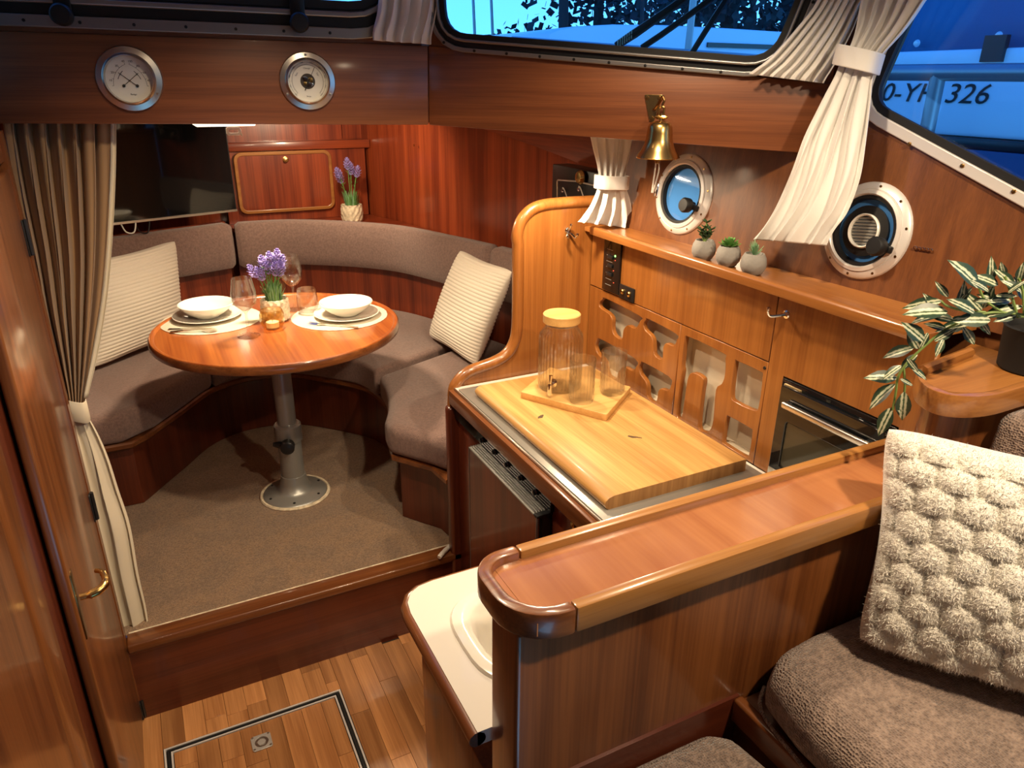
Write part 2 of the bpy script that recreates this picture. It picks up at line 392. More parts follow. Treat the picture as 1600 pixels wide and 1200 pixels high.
lt = plate('latch_plate', rrect(.050, .050, .006, 3), [[(.017 * math.cos(a * PI / 12), .017 * math.sin(a * PI / 12)) for a in range(24)]], .003, Matrix.Translation((ca.x, ca.y, 0)), 'satin', hatch, .0006)
MB().lathe([(.0, -.002), (.016, -.002), (.0165, .001)], (ca.x, ca.y, 0), 20).build('latch_cup', 'steel', lt)
MB().lathe([(.0, .0), (.010, .0), (.010, .0028), (.0, .0034)], (ca.x, ca.y, 0), 18).build('latch_button', 'satin', lt)
for sx_ in (-1, 1):
    for sy_ in (-1, 1): MB().lathe([(.003, .003), (.003, .0042), (0, .0048)], (ca.x + sx_ * .020, ca.y + sy_ * .020, 0), 10).build('screw', 'steel', lt)
# --- step up into the dinette
struct(MB().box((-.206, 1.765, -.006), (.72, 1.785, .226)).build('wall_step_riser', 'shade_x'))  # riser's shade is painted into its wood colour
struct(MB().box((-.206, 1.757, .224), (.74, 1.812, .250)).build('trim_1', 'mah_x', bevel=.005, seg=3))
# --- dinette sole: carpet
def carp(u, v):
    x = -.62 + u * 1.95; y = 1.808 + v * 1.95
    return (x, y, .247 + .0022 * noise.noise(V((x * 9, y * 9, 0))) + .0012 * noise.noise(V((x * 60, y * 60, 3))))
cp = struct(MB().grid(150, 150, carp).build('floor_dinette', 'carpet')); tag(cp, 'short pile beige carpet on the raised dinette floor')
MB().tube([(-.2, 1.813, .2465), (.74, 1.813, .2465)], .0035, 6).build('edge_binding', 'straw', cp)
# --- header beam below the windscreen
J = V((.683, 1.80, 0)); uL = V((math.cos(math.radians(-7.8)), math.sin(math.radians(-7.8)), 0)); nL = V((-uL.y, uL.x, 0))
E_ = V((1.268, 1.172, 0)); uR = (E_ - J).normalized(); nR = V((-uR.y, uR.x, 0))
def bl(px, py): return onp(px, py, J, nL)
def br(px, py): return onp(px, py, J, nR)
def beam(name, a, b, c, d, n, mt):
    t = .03; return struct(MB().hexa([a, b, b + n * t, a + n * t], [d, c, c + n * t, d + n * t]).build(name, mt, bevel=.003, seg=2))
jt, jb = bl(669, 71), bl(670, 195)
lt_, lb_ = bl(-60, 46), bl(-60, 193)
spin(beam('wall_front_header_port', lb_, jb, jt, lt_, nL, 'beam_x'), math.radians(-7.8))
spin(beam('wall_front_header_starboard', V((jb.x, jb.y, jb.z)), br(1262, 240), br(1300, 131), V((jt.x, jt.y, jt.z)), nR, 'beam_x'), math.atan2(uR.y, uR.x))
# --- windscreen walls with their windows
ML = basis(V((J.x, J.y, 1.60)), uL, (0, 0, 1), nL); MLi = ML.inverted()
MR = basis(V((J.x, J.y, 1.60)), uR, (0, 0, 1), nR); MRi = MR.inverted()
def smooth_poly(pts, n=4):
    return [(p.x, p.y) for p in spline([V((a, b, 0)) for a, b in pts], n, True)]
def corner_round(pts, r, n=5):
    """round the corners of a polygon"""
    out = []; k = len(pts)
    for i in range(k):
        p = V((*pts[i], 0)); a = V((*pts[i - 1], 0)); b = V((*pts[(i + 1) % k], 0)); da = (a - p); db = (b - p)
        rr = min(r, da.length * .45, db.length * .45); s_ = p + da.normalized() * rr; e = p + db.normalized() * rr
        for q in range(n + 1):
            t = q / n; w_ = s_ * (1 - t) ** 2 + p * 2 * t * (1 - t) + e * t * t; out.append((w_.x, w_.y))
    return out
def inset(poly, d):
    k = len(poly); out = []
    ar = sum(poly[i][0] * poly[(i + 1) % k][1] - poly[(i + 1) % k][0] * poly[i][1] for i in range(k)); sg = 1 if ar > 0 else -1
    for i in range(k):
        p = V(poly[i]); a = V(poly[i - 1]); b = V(poly[(i + 1) % k])
        t1 = (p - a).normalized(); t2 = (b - p).normalized(); n1 = V((-t1.y, t1.x)) * sg; n2 = V((-t2.y, t2.x)) * sg
        nn = n1 + n2; nn = nn / max(.4, nn.dot(n1)) if nn.length > 1e-6 else n1
        q = p + nn * d; out.append((q.x, q.y))
    return out
gL = [(-.98, .170), (-.105, .158), (-.085, .33), (-.98, .33)]      # daylight openings, in header coordinates
def window(name, M4, glass, r, parts_lab, offs=(.062, .045, .018)):
    g = corner_round(glass, r); root = bpy.data.objects.new(name, None); COL.objects.link(root); cen = M4 @ V((sum(p[0] for p in glass) / 4, min(p[1] for p in glass), 0)); root.location = cen; struct(root)
    root['label'] = parts_lab
    f3 = inset(g, -offs[0]); f2 = inset(g, -offs[1]); f1 = inset(g, -offs[2])
    fr = plate('window_frame', f3, [f2], .016, M4 @ Matrix.Translation((0, 0, -.012)), 'alu', root, .002)
    plate('inner_frame', f2, [f1], .012, M4 @ Matrix.Translation((0, 0, -.004)), 'black', root, .001)
    plate('frame_ridge', inset(g, -offs[1] * .62), [inset(g, -offs[1] * .40)], .022, M4 @ Matrix.Translation((0, 0, -.014)), 'alu', root, .003)
    plate('gasket', f1, [g], .014, M4 @ Matrix.Translation((0, 0, -.006)), 'rubber', root, .001)
    plate('pane', inset(g, -.006), [], .004, M4 @ Matrix.Translation((0, 0, .006)), 'pane', root)
    return root, g, f3, fr
wl, gl_, fl_, frl = window('window_1', ML, gL, .075, 'front window pane in a dark aluminium frame above the two round gauges', (.078, .055, .018))
gR = [MRi @ br(698, 50), MRi @ br(1205, 90), MRi @ br(1272, -75), MRi @ br(690, -95)]; gR = [(p.x, p.y) for p in gR]
wr_, gr_, fr_, frr = window('window_2', MR, gR, .05, 'windscreen pane with wipers outside, above the brass bell', (.040, .030, .014))
def screws(parent, poly, M4, zoff, step=.075, r=.0035, mt='black'):
    acc = 0; k = len(poly)
    for i in range(k):
        a = V(poly[i]); b = V(poly[(i + 1) % k]); d = (b - a).length
        while acc < d:
            p = a.lerp(b, acc / d); q = M4 @ V((p.x, p.y, zoff)); acc += step
            MB().lathe([(r, 0), (r * .9, r * .5), (0, r * .7)], q, 8, (M4.to_3x3() @ Matrix.Rotation(PI, 3, 'X'))).build('screw', mt, parent)
        acc -= d
screws(frl, inset(gl_, -.0665), ML, -.012, .10); screws(frr, inset(gr_, -.035), MR, -.012, .08)
topL = .345
struct(plate('wall_front_port', [(-1.1, .066), (0, .072), (0, topL), (-1.1, topL)], [[(p[0], min(p[1], topL - .02)) for p in inset(gl_, -.03)]], .02, ML @ Matrix.Translation((0, 0, .006)), 'beam_x'))
uE = (MRi @ br(1300, 131))
struct(plate('wall_front_starboard', [(0, .072), (uE.x, uE.y), (uE.x, topL), (0, topL)], [[(max(.01, min(p[0], uE.x - .01)), min(p[1], topL - .02)) for p in inset(gr_, -.025)]], .02, MR @ Matrix.Translation((0, 0, .006)), 'beam_x'))
# window catches on the port window
for k_, (px, py) in enumerate(((100, 8), (464, 20))):
    c = bl(px, py) - nL * .016
    h = MB().hexa([c + uL * s_ + V((0, 0, z)) - nL * d for s_, d, z in ((-.016, 0, -.01), (.016, 0, -.01), (.016, .006, -.01), (-.016, .006, -.01))],
                  [c + uL * s_ + V((0, 0, z)) - nL * d for s_, d, z in ((-.015, 0, .05), (.015, 0, .05), (.015, .006, .05), (-.015, .006, .05))]).build('catch_plate', 'black', wl, bevel=.002)
    mt3 = basis((0, 0, 0), uL, (0, 0, 1)).to_3x3()
    MB().lathe([(0, .034), (.017, .033), (.0205, .028), (.0205, .008), (.016, 0), (.012, -.004)], bl(px + 2, py + 17) - nL * .018, 24, mt3).build('catch_knob', 'rubber', h)
# --- starboard side wall: leaning plate with the portholes and the side window
def wx(y, z): return 1.25 + .15 * (z - 1.225) - .045 * (y - 1.1)
wu = V((-.045, 1, 0)).normalized(); wv = (V((.15, 0, 1)) - wu * V((.15, 0, 1)).dot(wu)).normalized(); wn = wu.cross(wv)
W0 = V((wx(1.1, 1.225), 1.1, 1.225)); MW = basis(W0, wu, wv); MWi = MW.inverted()
def onw(px, py, off=0): return onp(px, py, W0 - wn * off, wn)
def uvw(px, py): q = MWi @ onw(px, py); return (q.x, q.y)
ports = []
for (cx, cy, top, bot, lef, rig) in ((1069, 304, 243, 365, 1026, 1114), (1356, 361, 284, 438, 1289, 1423)):
    a, b = onw(cx, top), onw(cx, bot); c, d = onw(lef, cy), onw(rig, cy)
    ports.append(((a + b + c + d) / 4, ((a - b).length + (c - d).length) / 4)); 
swin = [uvw(1361, 160), uvw(1600, 287)]
d_ = (V(swin[1]) - V(swin[0])).normalized(); far_ = V(swin[0]) + d_ * 1.0
swg = [tuple(swin[0]), tuple(far_), (far_.x, .68), uvw(1470, -90)]
swg[3] = (swg[3][0], .68) if swg[3][1] > .68 else swg[3]
swr = corner_round(swg, .045)
circ = lambda c, r, n=32: [((MWi @ c).x + r * math.cos(2 * PI * i / n), (MWi @ c).y + r * math.sin(2 * PI * i / n)) for i in range(n)]
ws = struct(plate('wall_starboard', [(-1.3, -.015), (.66, -.015), (.66, .325), (.085, .325), (.085, .74), (-1.3, .74)], [circ(c, r * .80) for c, r in ports] + [inset(swr, -.008)], .03, MW, 'wall_z'))
w3 = bpy.data.objects.new('window_3', None); COL.objects.link(w3); w3.location = onw(1400, 200); struct(w3); w3['label'] = 'side window in a white aluminium frame looking onto the white boat alongside'
f3 = plate('window_frame', inset(swr, -.030), [inset(swr, -.010)], .010, MW @ Matrix.Translation((0, 0, -.008)), 'alu_w', w3, .002)
plate('gasket', inset(swr, -.011), [inset(swr, .004)], .012, MW @ Matrix.Translation((0, 0, -.004)), 'rubber', w3, .001)
plate('pane', inset(swr, .000), [], .004, MW @ Matrix.Translation((0, 0, .010)), 'pane', w3)
for p in ((1425, 226), (1508, 260), (1588, 300)):
    MB().lathe([(.004, 0), (.0036, .002), (0, .003)], onw(*p) - wn * .008, 8, MW.to_3x3() @ Matrix.Rotation(PI, 3, 'X')).build('screw', 'brass_d', f3)
# --- galley bulkhead (divider between galley and dinette)
dv = [(716, 905), (704, 860), (703, 700), (704, 620), (711, 598), (730, 581), (765, 568), (786, 556), (799, 538), (805, 510), (806, 440), (806, 380), (810, 352), (822, 333), (842, 321), (880, 316), (935, 313)]
dp = [ony(*p, 1.765) for p in dv]; dp[0].x = dp[1].x = dp[2].x
dcur = spline(dp[2:], 4); dcur = [V((dp[2].x, 1.765, .2)), V((dp[2].x, 1.765, .5))] + dcur
poly = [(p.x, p.z) for p in dcur] + [(1.30, dcur[-1].z), (1.30, .0), (dp[2].x, .0)]
dvd = struct(MB().prism(poly, 'y', 1.768, 1.786).build('wall_galley_bulkhead', 'gal_z', smooth=False))
MB().tube([p + V((.012 if p.z < 1.2 else .008, .011, -.004)) for p in dcur if p.z > .74] + [V((1.3, 1.776, dcur[-1].z - .004))], .0165, 12).build('edge_moulding', 'gal_z', dvd)
MB().box((dp[2].x - .004, 1.757, .0), (dp[2].x + .036, 1.792, .742)).build('foot_post', 'dk_shade_z', dvd, bevel=.010, seg=3)  # post darkened below counter height; the shadow is in its colour
# --- ceiling, port side, bulkheads out of the light
struct(MB().box((-.7, -1.3, 2.0), (1.7, 1.86, 2.02)).build('ceiling', plain('cream_headliner', (.50, .45, .38), .8)))
struct(MB().box((-.7, -1.32, 0), (1.6, -1.3, 2.0)).build('wall_rear', 'mah_z'))
struct(MB().box((-.7, 1.80, .0), (-.24, 1.82, 2.0)).build('wall_port_bulkhead', 'mah_z'))
wp = struct(MB().box((-.26, -1.3, 0), (-.228, 1.10, 2.0)).build('wall_port', 'mah_z'))
MB().box((-.262, 1.10, 0), (-.233, 1.80, 2.0)).build('recess', 'dk_shade_z', wp)  # groove shadow painted in with the darkened wood
MB().box((-.25, 1.10, 1.445), (-.212, 1.80, 2.0)).build('door_head', 'mah_y', wp)
MB().prism([(-.245, 1.04), (-.229, 1.04), (-.222, 1.06), (-.222, 1.135), (-.228, 1.155), (-.245, 1.155)], 'z', 0, 1.445).build('door_post', 'mah_z', wp, bevel=.008, seg=3)
# dinette shell
hull = [V((1.31, 1.78, 0)), V((1.325, 2.3, 0)), V((1.27, 2.9, 0)), V((1.17, 3.4, 0)), V((1.06, 3.80, 0))]
hs = spline(hull, 6)
b = MB(); hz = lambda y: 1.22 + (1.41 - 1.22) * 0
sd = struct(MB().loft([(p.x, p.y, .2) for p in hs] + [(p.x + .04, p.y, .2) for p in reversed(hs)], [(p.x, p.y, 1.56) for p in hs] + [(p.x + .04, p.y, 1.56) for p in reversed(hs)]).build('wall_dinette_starboard', 'red_z'))
def seam_z(y): return 1.335 + (y - 1.98) * .105
MB().loft([(p.x - .012, p.y, seam_z(p.y)) for p in hs] + [(p.x + .002, p.y, seam_z(p.y)) for p in reversed(hs)], [(p.x - .05, p.y, 1.56) for p in hs] + [(p.x + .002, p.y, 1.56) for p in reversed(hs)]).build('upper_panel', 'red_y', sd)
MB().lathe([(.0, -.003), (.005, -.002), (.005, .001)], onp(651, 227, V((1.20, 3.2, 0)), V((1, .25, 0)).normalized()) - V((.012, 0, 0)), 10, Matrix.Rotation(PI / 2, 3, 'Y')).build('stud', 'brass', sd)
struct(MB().box((-.66, 3.78, .2), (1.15, 3.80, 1.56)).build('wall_dinette_forward', 'red_z'))
struct(MB().box((-.66, 1.82, .2), (-.64, 3.80, 1.56)).build('wall_dinette_port', 'red_z'))
struct(MB().loft([(-.7, 1.99, 1.55), (.69, 1.835, 1.55), (1.36, 1.25, 1.55), (1.36, 3.9, 1.55), (-.7, 3.9, 1.55)], [(-.7, 1.99, 1.61), (.69, 1.835, 1.61), (1.36, 1.25, 1.61), (1.36, 3.9, 1.61), (-.7, 3.9, 1.61)]).build('ceiling_dinette', plain('cream_deckhead', (.70, .64, .54), .7)))
# raised saloon sole under the sofa
struct(MB().box((.316, -1.3, .0), (1.25, .584, .40)).build('floor_saloon', 'plank'))
struct(MB().box((1.276, -1.3, -.03), (1.29, 1.78, 1.226)).build('wall_starboard_lower', 'wall_z'))
struct(MB().box((.668, 1.8035, 1.50), (.712, 1.845, 2.0)).build('trim_3', 'dk_shade_z'))

struct(MB().box((-.262, 1.7645, -.006), (-.206, 1.80, 1.5)).build('trim_2', 'mah_z'))
# ================================================================ GALLEY FURNITURE
XS = 1.15; ZC = .80
def sx_yz(pts): return [(onx(*p, XS).y, onx(*p, XS).z) for p in pts]
MXP = basis((XS, 0, 0), (0, 1, 0), (0, 0, 1))       # (y,z) -> plane x = XS
galc = thing('galley_wall_cabinet', 'wooden wall cabinet behind the chopping board, doors pierced with puzzle-shaped cutouts', 'cabinet', (XS, 1.3, ZC))
zseam = 1.047
ysm = onx(1062, 530, XS).y; y0d = onx(1196, 600, XS).y; y1d = 1.764
H1 = [(941, 468), (947, 467), (999, 494), (1000, 501), (992, 513), (981, 508), (974, 515), (971, 530), (960, 524), (956, 514), (956, 498), (950, 489), (938, 481), (936, 474)]
H2 = [(1009, 500), (1013, 499), (1056, 522), (1057, 531), (1052, 540), (1041, 536), (1036, 543), (1034, 561), (1022, 554), (1020, 535), (1017, 525), (1008, 516), (1005, 507)]
H3 = [(933, 532), (940, 531), (992, 561), (993, 574), (987, 579), (975, 573), (966, 580), (962, 592), (949, 585), (945, 565), (934, 553), (930, 541)]
H4 = [(1001, 568), (1006, 567), (1046, 590), (1048, 602), (1043, 610), (1033, 607), (1028, 612), (1026, 625), (1021, 628), (1012, 621), (1011, 605), (1008, 595), (1000, 584), (998, 574)]
H5 = [(1070, 531), (1077, 527), (1129, 552), (1133, 560), (1132, 586), (1127, 600), (1118, 609), (1114, 656), (1108, 673), (1099, 674), (1091, 666), (1096, 615), (1099, 596), (1095, 588), (1083, 582), (1076, 587), (1072, 604), (1066, 646), (1062, 653), (1057, 647), (1062, 604), (1066, 580), (1065, 570)]
H6 = [(1148, 567), (1153, 565), (1187, 581), (1191, 589), (1185, 634), (1178, 641), (1149, 628), (1142, 617)]
H7 = [(1135, 653), (1141, 652), (1171, 669), (1175, 676), (1170, 709), (1165, 714), (1133, 695), (1129, 687)]
rd = lambda pts: smooth_poly(sx_yz(pts), 3)
d1 = plate('door', [(ysm + .0012, ZC + .001), (y1d, ZC + .001), (y1d, zseam), (ysm + .0012, zseam)], [rd(h) for h in (H1, H2, H3, H4)], .014, MXP, 'gal_z', galc, .002)
d2 = plate('door', [(y0d + .0012, ZC + .001), (ysm - .0012, ZC + .001), (ysm - .0012, zseam), (y0d + .0012, zseam)], [rd(h) for h in (H5, H6, H7)], .014, MXP, 'gal_z', galc, .002)
plate('upper_panel', [(y0d + .0012, zseam + .0025), (1.764, zseam + .0025), (1.764, 1.206), (y0d + .0012, 1.206)], [], .014, MXP, 'gal_z', galc, .001)
ov = [onx(1226, 590, XS), onx(1200, 738, XS)]; oy1 = (ov[0].y + ov[1].y) / 2; oz1 = ov[0].z; oy0 = .742
plate('oven_panel', [(.706, ZC + .001), (y0d - .0012, ZC + .001), (y0d - .0012, 1.206), (.706, 1.206)], [[(oy0 - .002, .805), (oy1 + .002, .805), (oy1 + .002, oz1 + .002), (oy0 - .002, oz1 + .002)]], .014, MXP, 'gal_z', galc, .001)
MB().box((1.190, y0d, ZC), (1.196, 1.764, 1.05)).box((1.166, y0d, 1.047), (1.196, 1.764, 1.052)).box((1.166, y0d, ZC), (1.196, 1.764, ZC + .004)).box((1.166, y0d, ZC + .004), (1.196, y0d + .006, 1.047)).box((1.166, 1.758, ZC + .004), (1.196, 1.764, 1.047)).build('lining', 'beige', galc)
MB().box((1.166, ysm - .004, ZC + .004), (1.190, ysm + .004, 1.047)).build('partition', 'beige', galc)
kx = onx(1195, 575, XS); MB().lathe([(.004, 0), (.0035, .002), (0, .002)], (kx.x, kx.y, kx.z), 10, Matrix.Rotation(-PI / 2, 3, 'Y')).build('key_hole', 'black', galc)
# ledge over the cabinet
led_ = thing('galley_ledge', 'long narrow wooden ledge under the portholes with a raised front lip', 'shelf', (1.18, 1.15, 1.205))
MB().box((1.122, .715, 1.207), (1.262, 1.765, 1.219)).build('shelf_board', 'gal_y', led_, bevel=.001, seg=1)
MB().prism([(1.110, 1.206), (1.130, 1.206), (1.130, 1.224), (1.126, 1.228), (1.114, 1.228), (1.110, 1.224)], 'y', .735, 1.72).build('front_lip', 'gal_y', led_, bevel=.0015, seg=2)
# worktop
front = [(.29, .662), (.29, .925), (.294, .952), (.306, .972), (.325, .984), (.352, .988), (.716, .988), (.716, 1.764), (1.149, 1.764), (1.149, .662)]
scx, scy = .505, .815
def sup(a, b, n=36, e=3.2): return [(scx + a * math.copysign(abs(math.cos(2 * PI * i / n)) ** (2 / e), math.cos(2 * PI * i / n)), scy + b * math.copysign(abs(math.sin(2 * PI * i / n)) ** (2 / e), math.sin(2 * PI * i / n))) for i in range(n)]
wt = thing('galley_worktop', 'white galley worktop edged with a thin varnished wooden rim', 'worktop', (.7, 1.2, .772))
plate('worktop_slab', front, [sup(.160, .108)], .024, Matrix.Translation((0, 0, .776)), 'sink', wt)
edge = [V((.29, .662, .787))] + [V((p[0], p[1], .787)) for p in front[1:7]]
MB().tube(edge[:7], .0125, 10).build('rim', 'mah_y', wt)
MB().box((.697, .99, .755), (.7125, 1.764, .797)).build('front_rim', 'mah_y', wt, bevel=.003)
MB().box((.7128, .99, .793), (.7158, 1.764, .8015)).build('metal_strip', 'steel', wt, bevel=.001, seg=1)
sk = thing('sink', 'oval white sink with a rounded rim set in the worktop', 'sink', (scx, scy, .68))
b = MB(); n = 48; rings = [(.172, .120, .8005), (.170, .118, .806), (.160, .108, .809), (.150, .098, .807), (.142, .090, .800), (.132, .080, .765), (.118, .066, .71), (.085, .045, .686), (.02, .012, .684)]
for a_, b_, z_ in rings: b.v += [(p[0], p[1], z_) for p in sup(a_, b_, n)]
b.f = [(i * n + j, i * n + (j + 1) % n, (i + 1) * n + (j + 1) % n, (i + 1) * n + j) for i in range(len(rings) - 1) for j in range(n)] + [tuple(range((len(rings) - 1) * n, len(rings) * n))]
b.build('basin', 'porc', sk)
MB().lathe([(.018, .684), (.018, .687), (.012, .688), (0, .6865)], (scx, scy, 0), 20).build('drain', 'chrome', sk)
hob = MB().box((.7172, .995, .8005), (1.135, 1.74, .8045)).build('hob_plate', 'counter', bevel=.0015); tag(hob, 'flat grey metal hob plate under the oak chopping board', 'hob')
bc = thing('sink_cabinet', 'dark wooden base cabinet under the white sink worktop', 'cabinet', (.5, .8, 0))
MB().box((.316, .664, 0), (.718, .962, .674)).build('body', 'mah_z', bc, bevel=.004)
bs = thing('galley_base_cabinet', 'shade-darkened wooden cabinet front beside the refrigerator with a small brass knob', 'cabinet', (.9, 1.1, 0))
MB().box((.722, .97, 0), (.738, 1.225, .752)).build('front_panel', 'dk_shade_z', bs, bevel=.002)  # shade under the worktop put into the panel colour
kb = onx(905, 818, .722); MB().lathe([(.004, 0), (.004, .008), (.008, .012), (.008, .017), (0, .020)], kb, 14, Matrix.Rotation(-PI / 2, 3, 'Y')).build('knob', 'brass', bs)
MB().box((.722, onx(733, 697, .682).y + .006, 0), (.738, 1.764, .752)).build('filler_panel', 'dk_shade_z', bs, bevel=.002)
# refrigerator
rf = thing('refrigerator', 'built-in refrigerator with wood-faced door and grey ribbed vent strip on top', 'refrigerator', (.72, 1.4, .02))
fx = .682; FT = onx(733, 697, fx).z; fy0 = onx(838, 803, fx).y; fy1 = onx(733, 697, fx).y
MB().box((.724, fy0, .03), (1.1, fy1, FT)).build('body', 'black', rf)
dr = MB().box((fx, fy0, .03), (fx + .008, fy1, FT - .006)).build('door_panel', 'dk_shade_z', rf)  # door face darkened, its shade held in the colour
MB().box((fx + .008, fy0 - .002, .03), (fx + .042, fy1 + .002, FT - .004)).build('door', 'gloss_black', rf, bevel=.003)
MB().box((fx - .001, fy0 - .003, .03), (fx + .004, fy0, FT - .004)).build('door_edge', 'alu', dr)
MB().box((fx - .001, fy1, .03), (fx + .004, fy1 + .003, FT - .004)).build('door_edge', 'alu', dr)
vs_ = MB().box((fx - .001, fy0 + .012, FT - .007), (fx + .042, fy1, FT - .002)).build('vent_strip', 'greymet', rf, bevel=.001, seg=1)
for i in range(6):
    x = fx + .003 + i * .0065; MB().box((x, fy0 + .014, FT - .002), (x + .0035, fy1 - .002, FT + .001)).build('rib', 'alu', vs_)
MB().box((fx - .001, fy0 - .004, FT - .008), (fx + .042, fy0 + .012, FT)).build('end_cap', 'black', rf, bevel=.002)
hc = thing('hob_controls', 'black hob control strip with small shiny knobs under the worktop edge', 'control panel', (.715, 1.4, .705))
MB().box((.712, fy0 - .01, FT + .004), (.722, 1.764, .756)).build('panel', 'gloss_black', hc)
for i in range(5):
    y = fy0 + .055 + i * (fy1 - fy0 - .05) / 4.4; k = MB().lathe([(.008, 0), (.008, .003), (.006, .005), (.006, .010), (0, .011)], (.712, y, .728), 18, Matrix.Rotation(-PI / 2, 3, 'Y')).build('knob', 'gloss_black', hc)
    MB().box((.7005, y - .0012, .730), (.7020, y + .0012, .735)).build('pointer', 'chrome', k)
# oak board
ob = thing('oak_chopping_board', 'large oiled oak chopping board covering the hob', 'chopping board', (.92, 1.35, .8045))
x0, x1, yb0, yb1, z0, z1 = .738, 1.107, 1.038, 1.676, .8045, .834
prof = [(x0 + .010, z0), (x1, z0), (x1, z1), (x0 + .022, z1), (x0 + .010, z1 - .003), (x0 + .002, z1 - .010), (x0, z1 - .016), (x0 + .004, z0 + .004)]
bd = MB().prism(prof, 'y', yb0 + .0006, yb1).build('board', 'oak', ob, bevel=.002)
MB().prism([(p[0], p[1]) for p in prof], 'y', yb0, yb0 + .0005).build('end_grain', 'oak_end', bd)
for (px, py, a, s_) in ((845, 651, .6, .013), (992, 683, -.75, .017)):
    c = onz(px, py, z1); q = [(c.x + s_ * (math.cos(t) * math.cos(a) * 1.0 - math.sin(t) * math.sin(a) * .35), c.y + s_ * (math.cos(t) * math.sin(a) + math.sin(t) * math.cos(a) * .35)) for t in [i * PI / 5 for i in range(10)]]
    q = [(x + random.uniform(-.0025, .0025), y + random.uniform(-.0025, .0025)) for x, y in q]
    MB().prism(q, 'z', z1 - .001, z1 + .0003).build('knot', plain('dark_knot', (.10, .06, .03), .6), bd)
# oven
on = thing('oven', 'small built-in black oven with a steel bar handle, right of the pierced cabinet doors', 'oven', (XS, (oy0 + oy1) / 2, .805))
MB().box((XS - .004, oy0, .806), (XS + .10, oy1, oz1)).build('body', 'gloss_black', on, bevel=.003)
plate('door_frame', rrect(oy1 - oy0 - .02, oz1 - .806 - .02, .006, 3, (oy0 + oy1) / 2, (oz1 + .806) / 2), [rrect(oy1 - oy0 - .07, .105, .006, 3, (oy0 + oy1) / 2 - .002, .895)], .010, basis((XS - .016, 0, 0), (0, 1, 0), (0, 0, 1)), 'gloss_black', on, .002)
MB().box((XS - .012, oy0 + .03, .838), (XS - .008, oy1 - .03, .952)).build('door_glass', plain('smoked_glass', (.05, .045, .03), .06), on)
hd = MB().box((XS - .032, oy0 + .022, .980), (XS - .020, oy1 - .030, .994)).build('handle', 'steel', on, bevel=.004, seg=3)
for y in (oy0 + .03, oy1 - .045): MB().box((XS - .024, y, .982), (XS - .012, y + .012, .992)).build('handle_mount', 'steel', hd)
MB().box((XS - .010, oy1 - .055, oz1 - .030), (XS - .005, oy1 - .012, oz1 - .008)).build('corner_plate', plain('gold_plate', (.62, .45, .22), .3, .6), on)
pl_ = MB().box((XS - .018, oy1 - .060, .808), (XS - .014, oy1 - .012, .832)).build('badge', 'steel', on)
for i, y in enumerate((oy1 - .024, oy1 - .040)): MB().box((XS - .0185, y - .004, .819), (XS - .0178, y + .003, .8205)).box((XS - .0185, y - .001, .816), (XS - .0178, y + .0005, .825)).build('badge_mark', 'ink', pl_)
# ================================================================ SOFA SIDE
sb = thing('seat_back_partition', 'varnished wooden seat-back partition with a rounded tray top, beside the white sink', 'partition', (.7, .62, .34))
ZT = 1.05
MB().box((.307, .586, .40), (1.254, .657, ZT - .034)).build('panel', 'mah_z', sb, bevel=.006, seg=3)
ty0, ty1, txl, txr = .560, .702, .294, 1.254
def tray(off):
    r = .066 - off; r2 = .046 - off; a = []
    for i in range(9):
        t = math.radians(180 + 90 * i / 8); a.append((txl + .066 + r * math.cos(t), ty0 + .066 + r * math.sin(t)))
    b_ = []
    for i in range(9):
        t = math.radians(90 + 90 * i / 8); b_.append((txl + .046 + r2 * math.cos(t), ty1 - .046 + r2 * math.sin(t)))
    return a, b_
a, b_ = tray(0); a2, b2 = tray(.018)
top = a + [(txr, ty0), (txr, ty1)] + b_
MB().prism([(txl + .03, ty0 + .01), (txr, ty0 + .01), (txr, ty1 - .01), (txl + .03, ty1 - .01)], 'z', ZT - .030, ZT - .012).build('tray_panel', 'tray_x', sb)
xe = .370; xf = .362
def rimsec(outer, inner, name, mt):
    MB().loft([(p[0], p[1], ZT - .036) for p in outer + inner[::-1]], [(p[0], p[1], ZT) for p in outer + inner[::-1]]).build(name, mt, sb, bevel=.004, seg=2)
rimsec([(xf, ty1)] + b_ + a + [(xe, ty0)], [(xf, ty1 - .018)] + b2 + a2 + [(xe, ty0 + .018)], 'end_rim', 'mah_x')
rimsec([(xe + .0004, ty0), (txr, ty0)], [(xe + .0004, ty0 + .018), (txr, ty0 + .018)], 'near_rim', 'rim_x')
rimsec([(xf + .0004, ty1), (txr, ty1)], [(xf + .0004, ty1 - .018), (txr, ty1 - .018)], 'far_rim', 'rim_x')
MB().prism(a2 + [(txr, ty0 + .018), (txr, ty1 - .018)] + b2, 'z', ZT - .0345, ZT - .0125).build('tray_end', 'tray_x', sb)
# starboard settee
def cushion(name, poly, z0, z1, mt, parent, bev=.03, crown=.012, sub=2):
    """stuffed slab with soft edges"""
    me = MB().prism(poly, 'z', z0, z1).mesh(name, bevel=bev, seg=5, smooth=True)
    bm = bmesh.new(); bm.from_mesh(me)
    bmesh.ops.triangulate(bm, faces=[f for f in bm.faces if len(f.verts) > 4])
    for _ in range(2):
        bmesh.ops.subdivide_edges(bm, edges=[e for e in bm.edges if e.calc_length() > .07], cuts=1, use_grid_fill=True)
        bmesh.ops.triangulate(bm, faces=[f for f in bm.faces if len(f.verts) > 4])
    for v in bm.verts:
        if v.co.z > z1 - 1e-4: v.co.z += crown * (.5 + noise.noise(v.co * 5)) * .6
    bm.to_mesh(me); bm.free()
    for p in me.polygons: p.use_smooth = True
    return link(name, me, mt, parent)
ZSF = .850
st = thing('settee', 'wooden settee base with a plump taupe cushion under the fluffy pillow', 'sofa', (1.0, .2, .40))
MB().box((.676, -.6, .40), (1.255, .584, .752)).build('base', 'mah_y', st, bevel=.003)
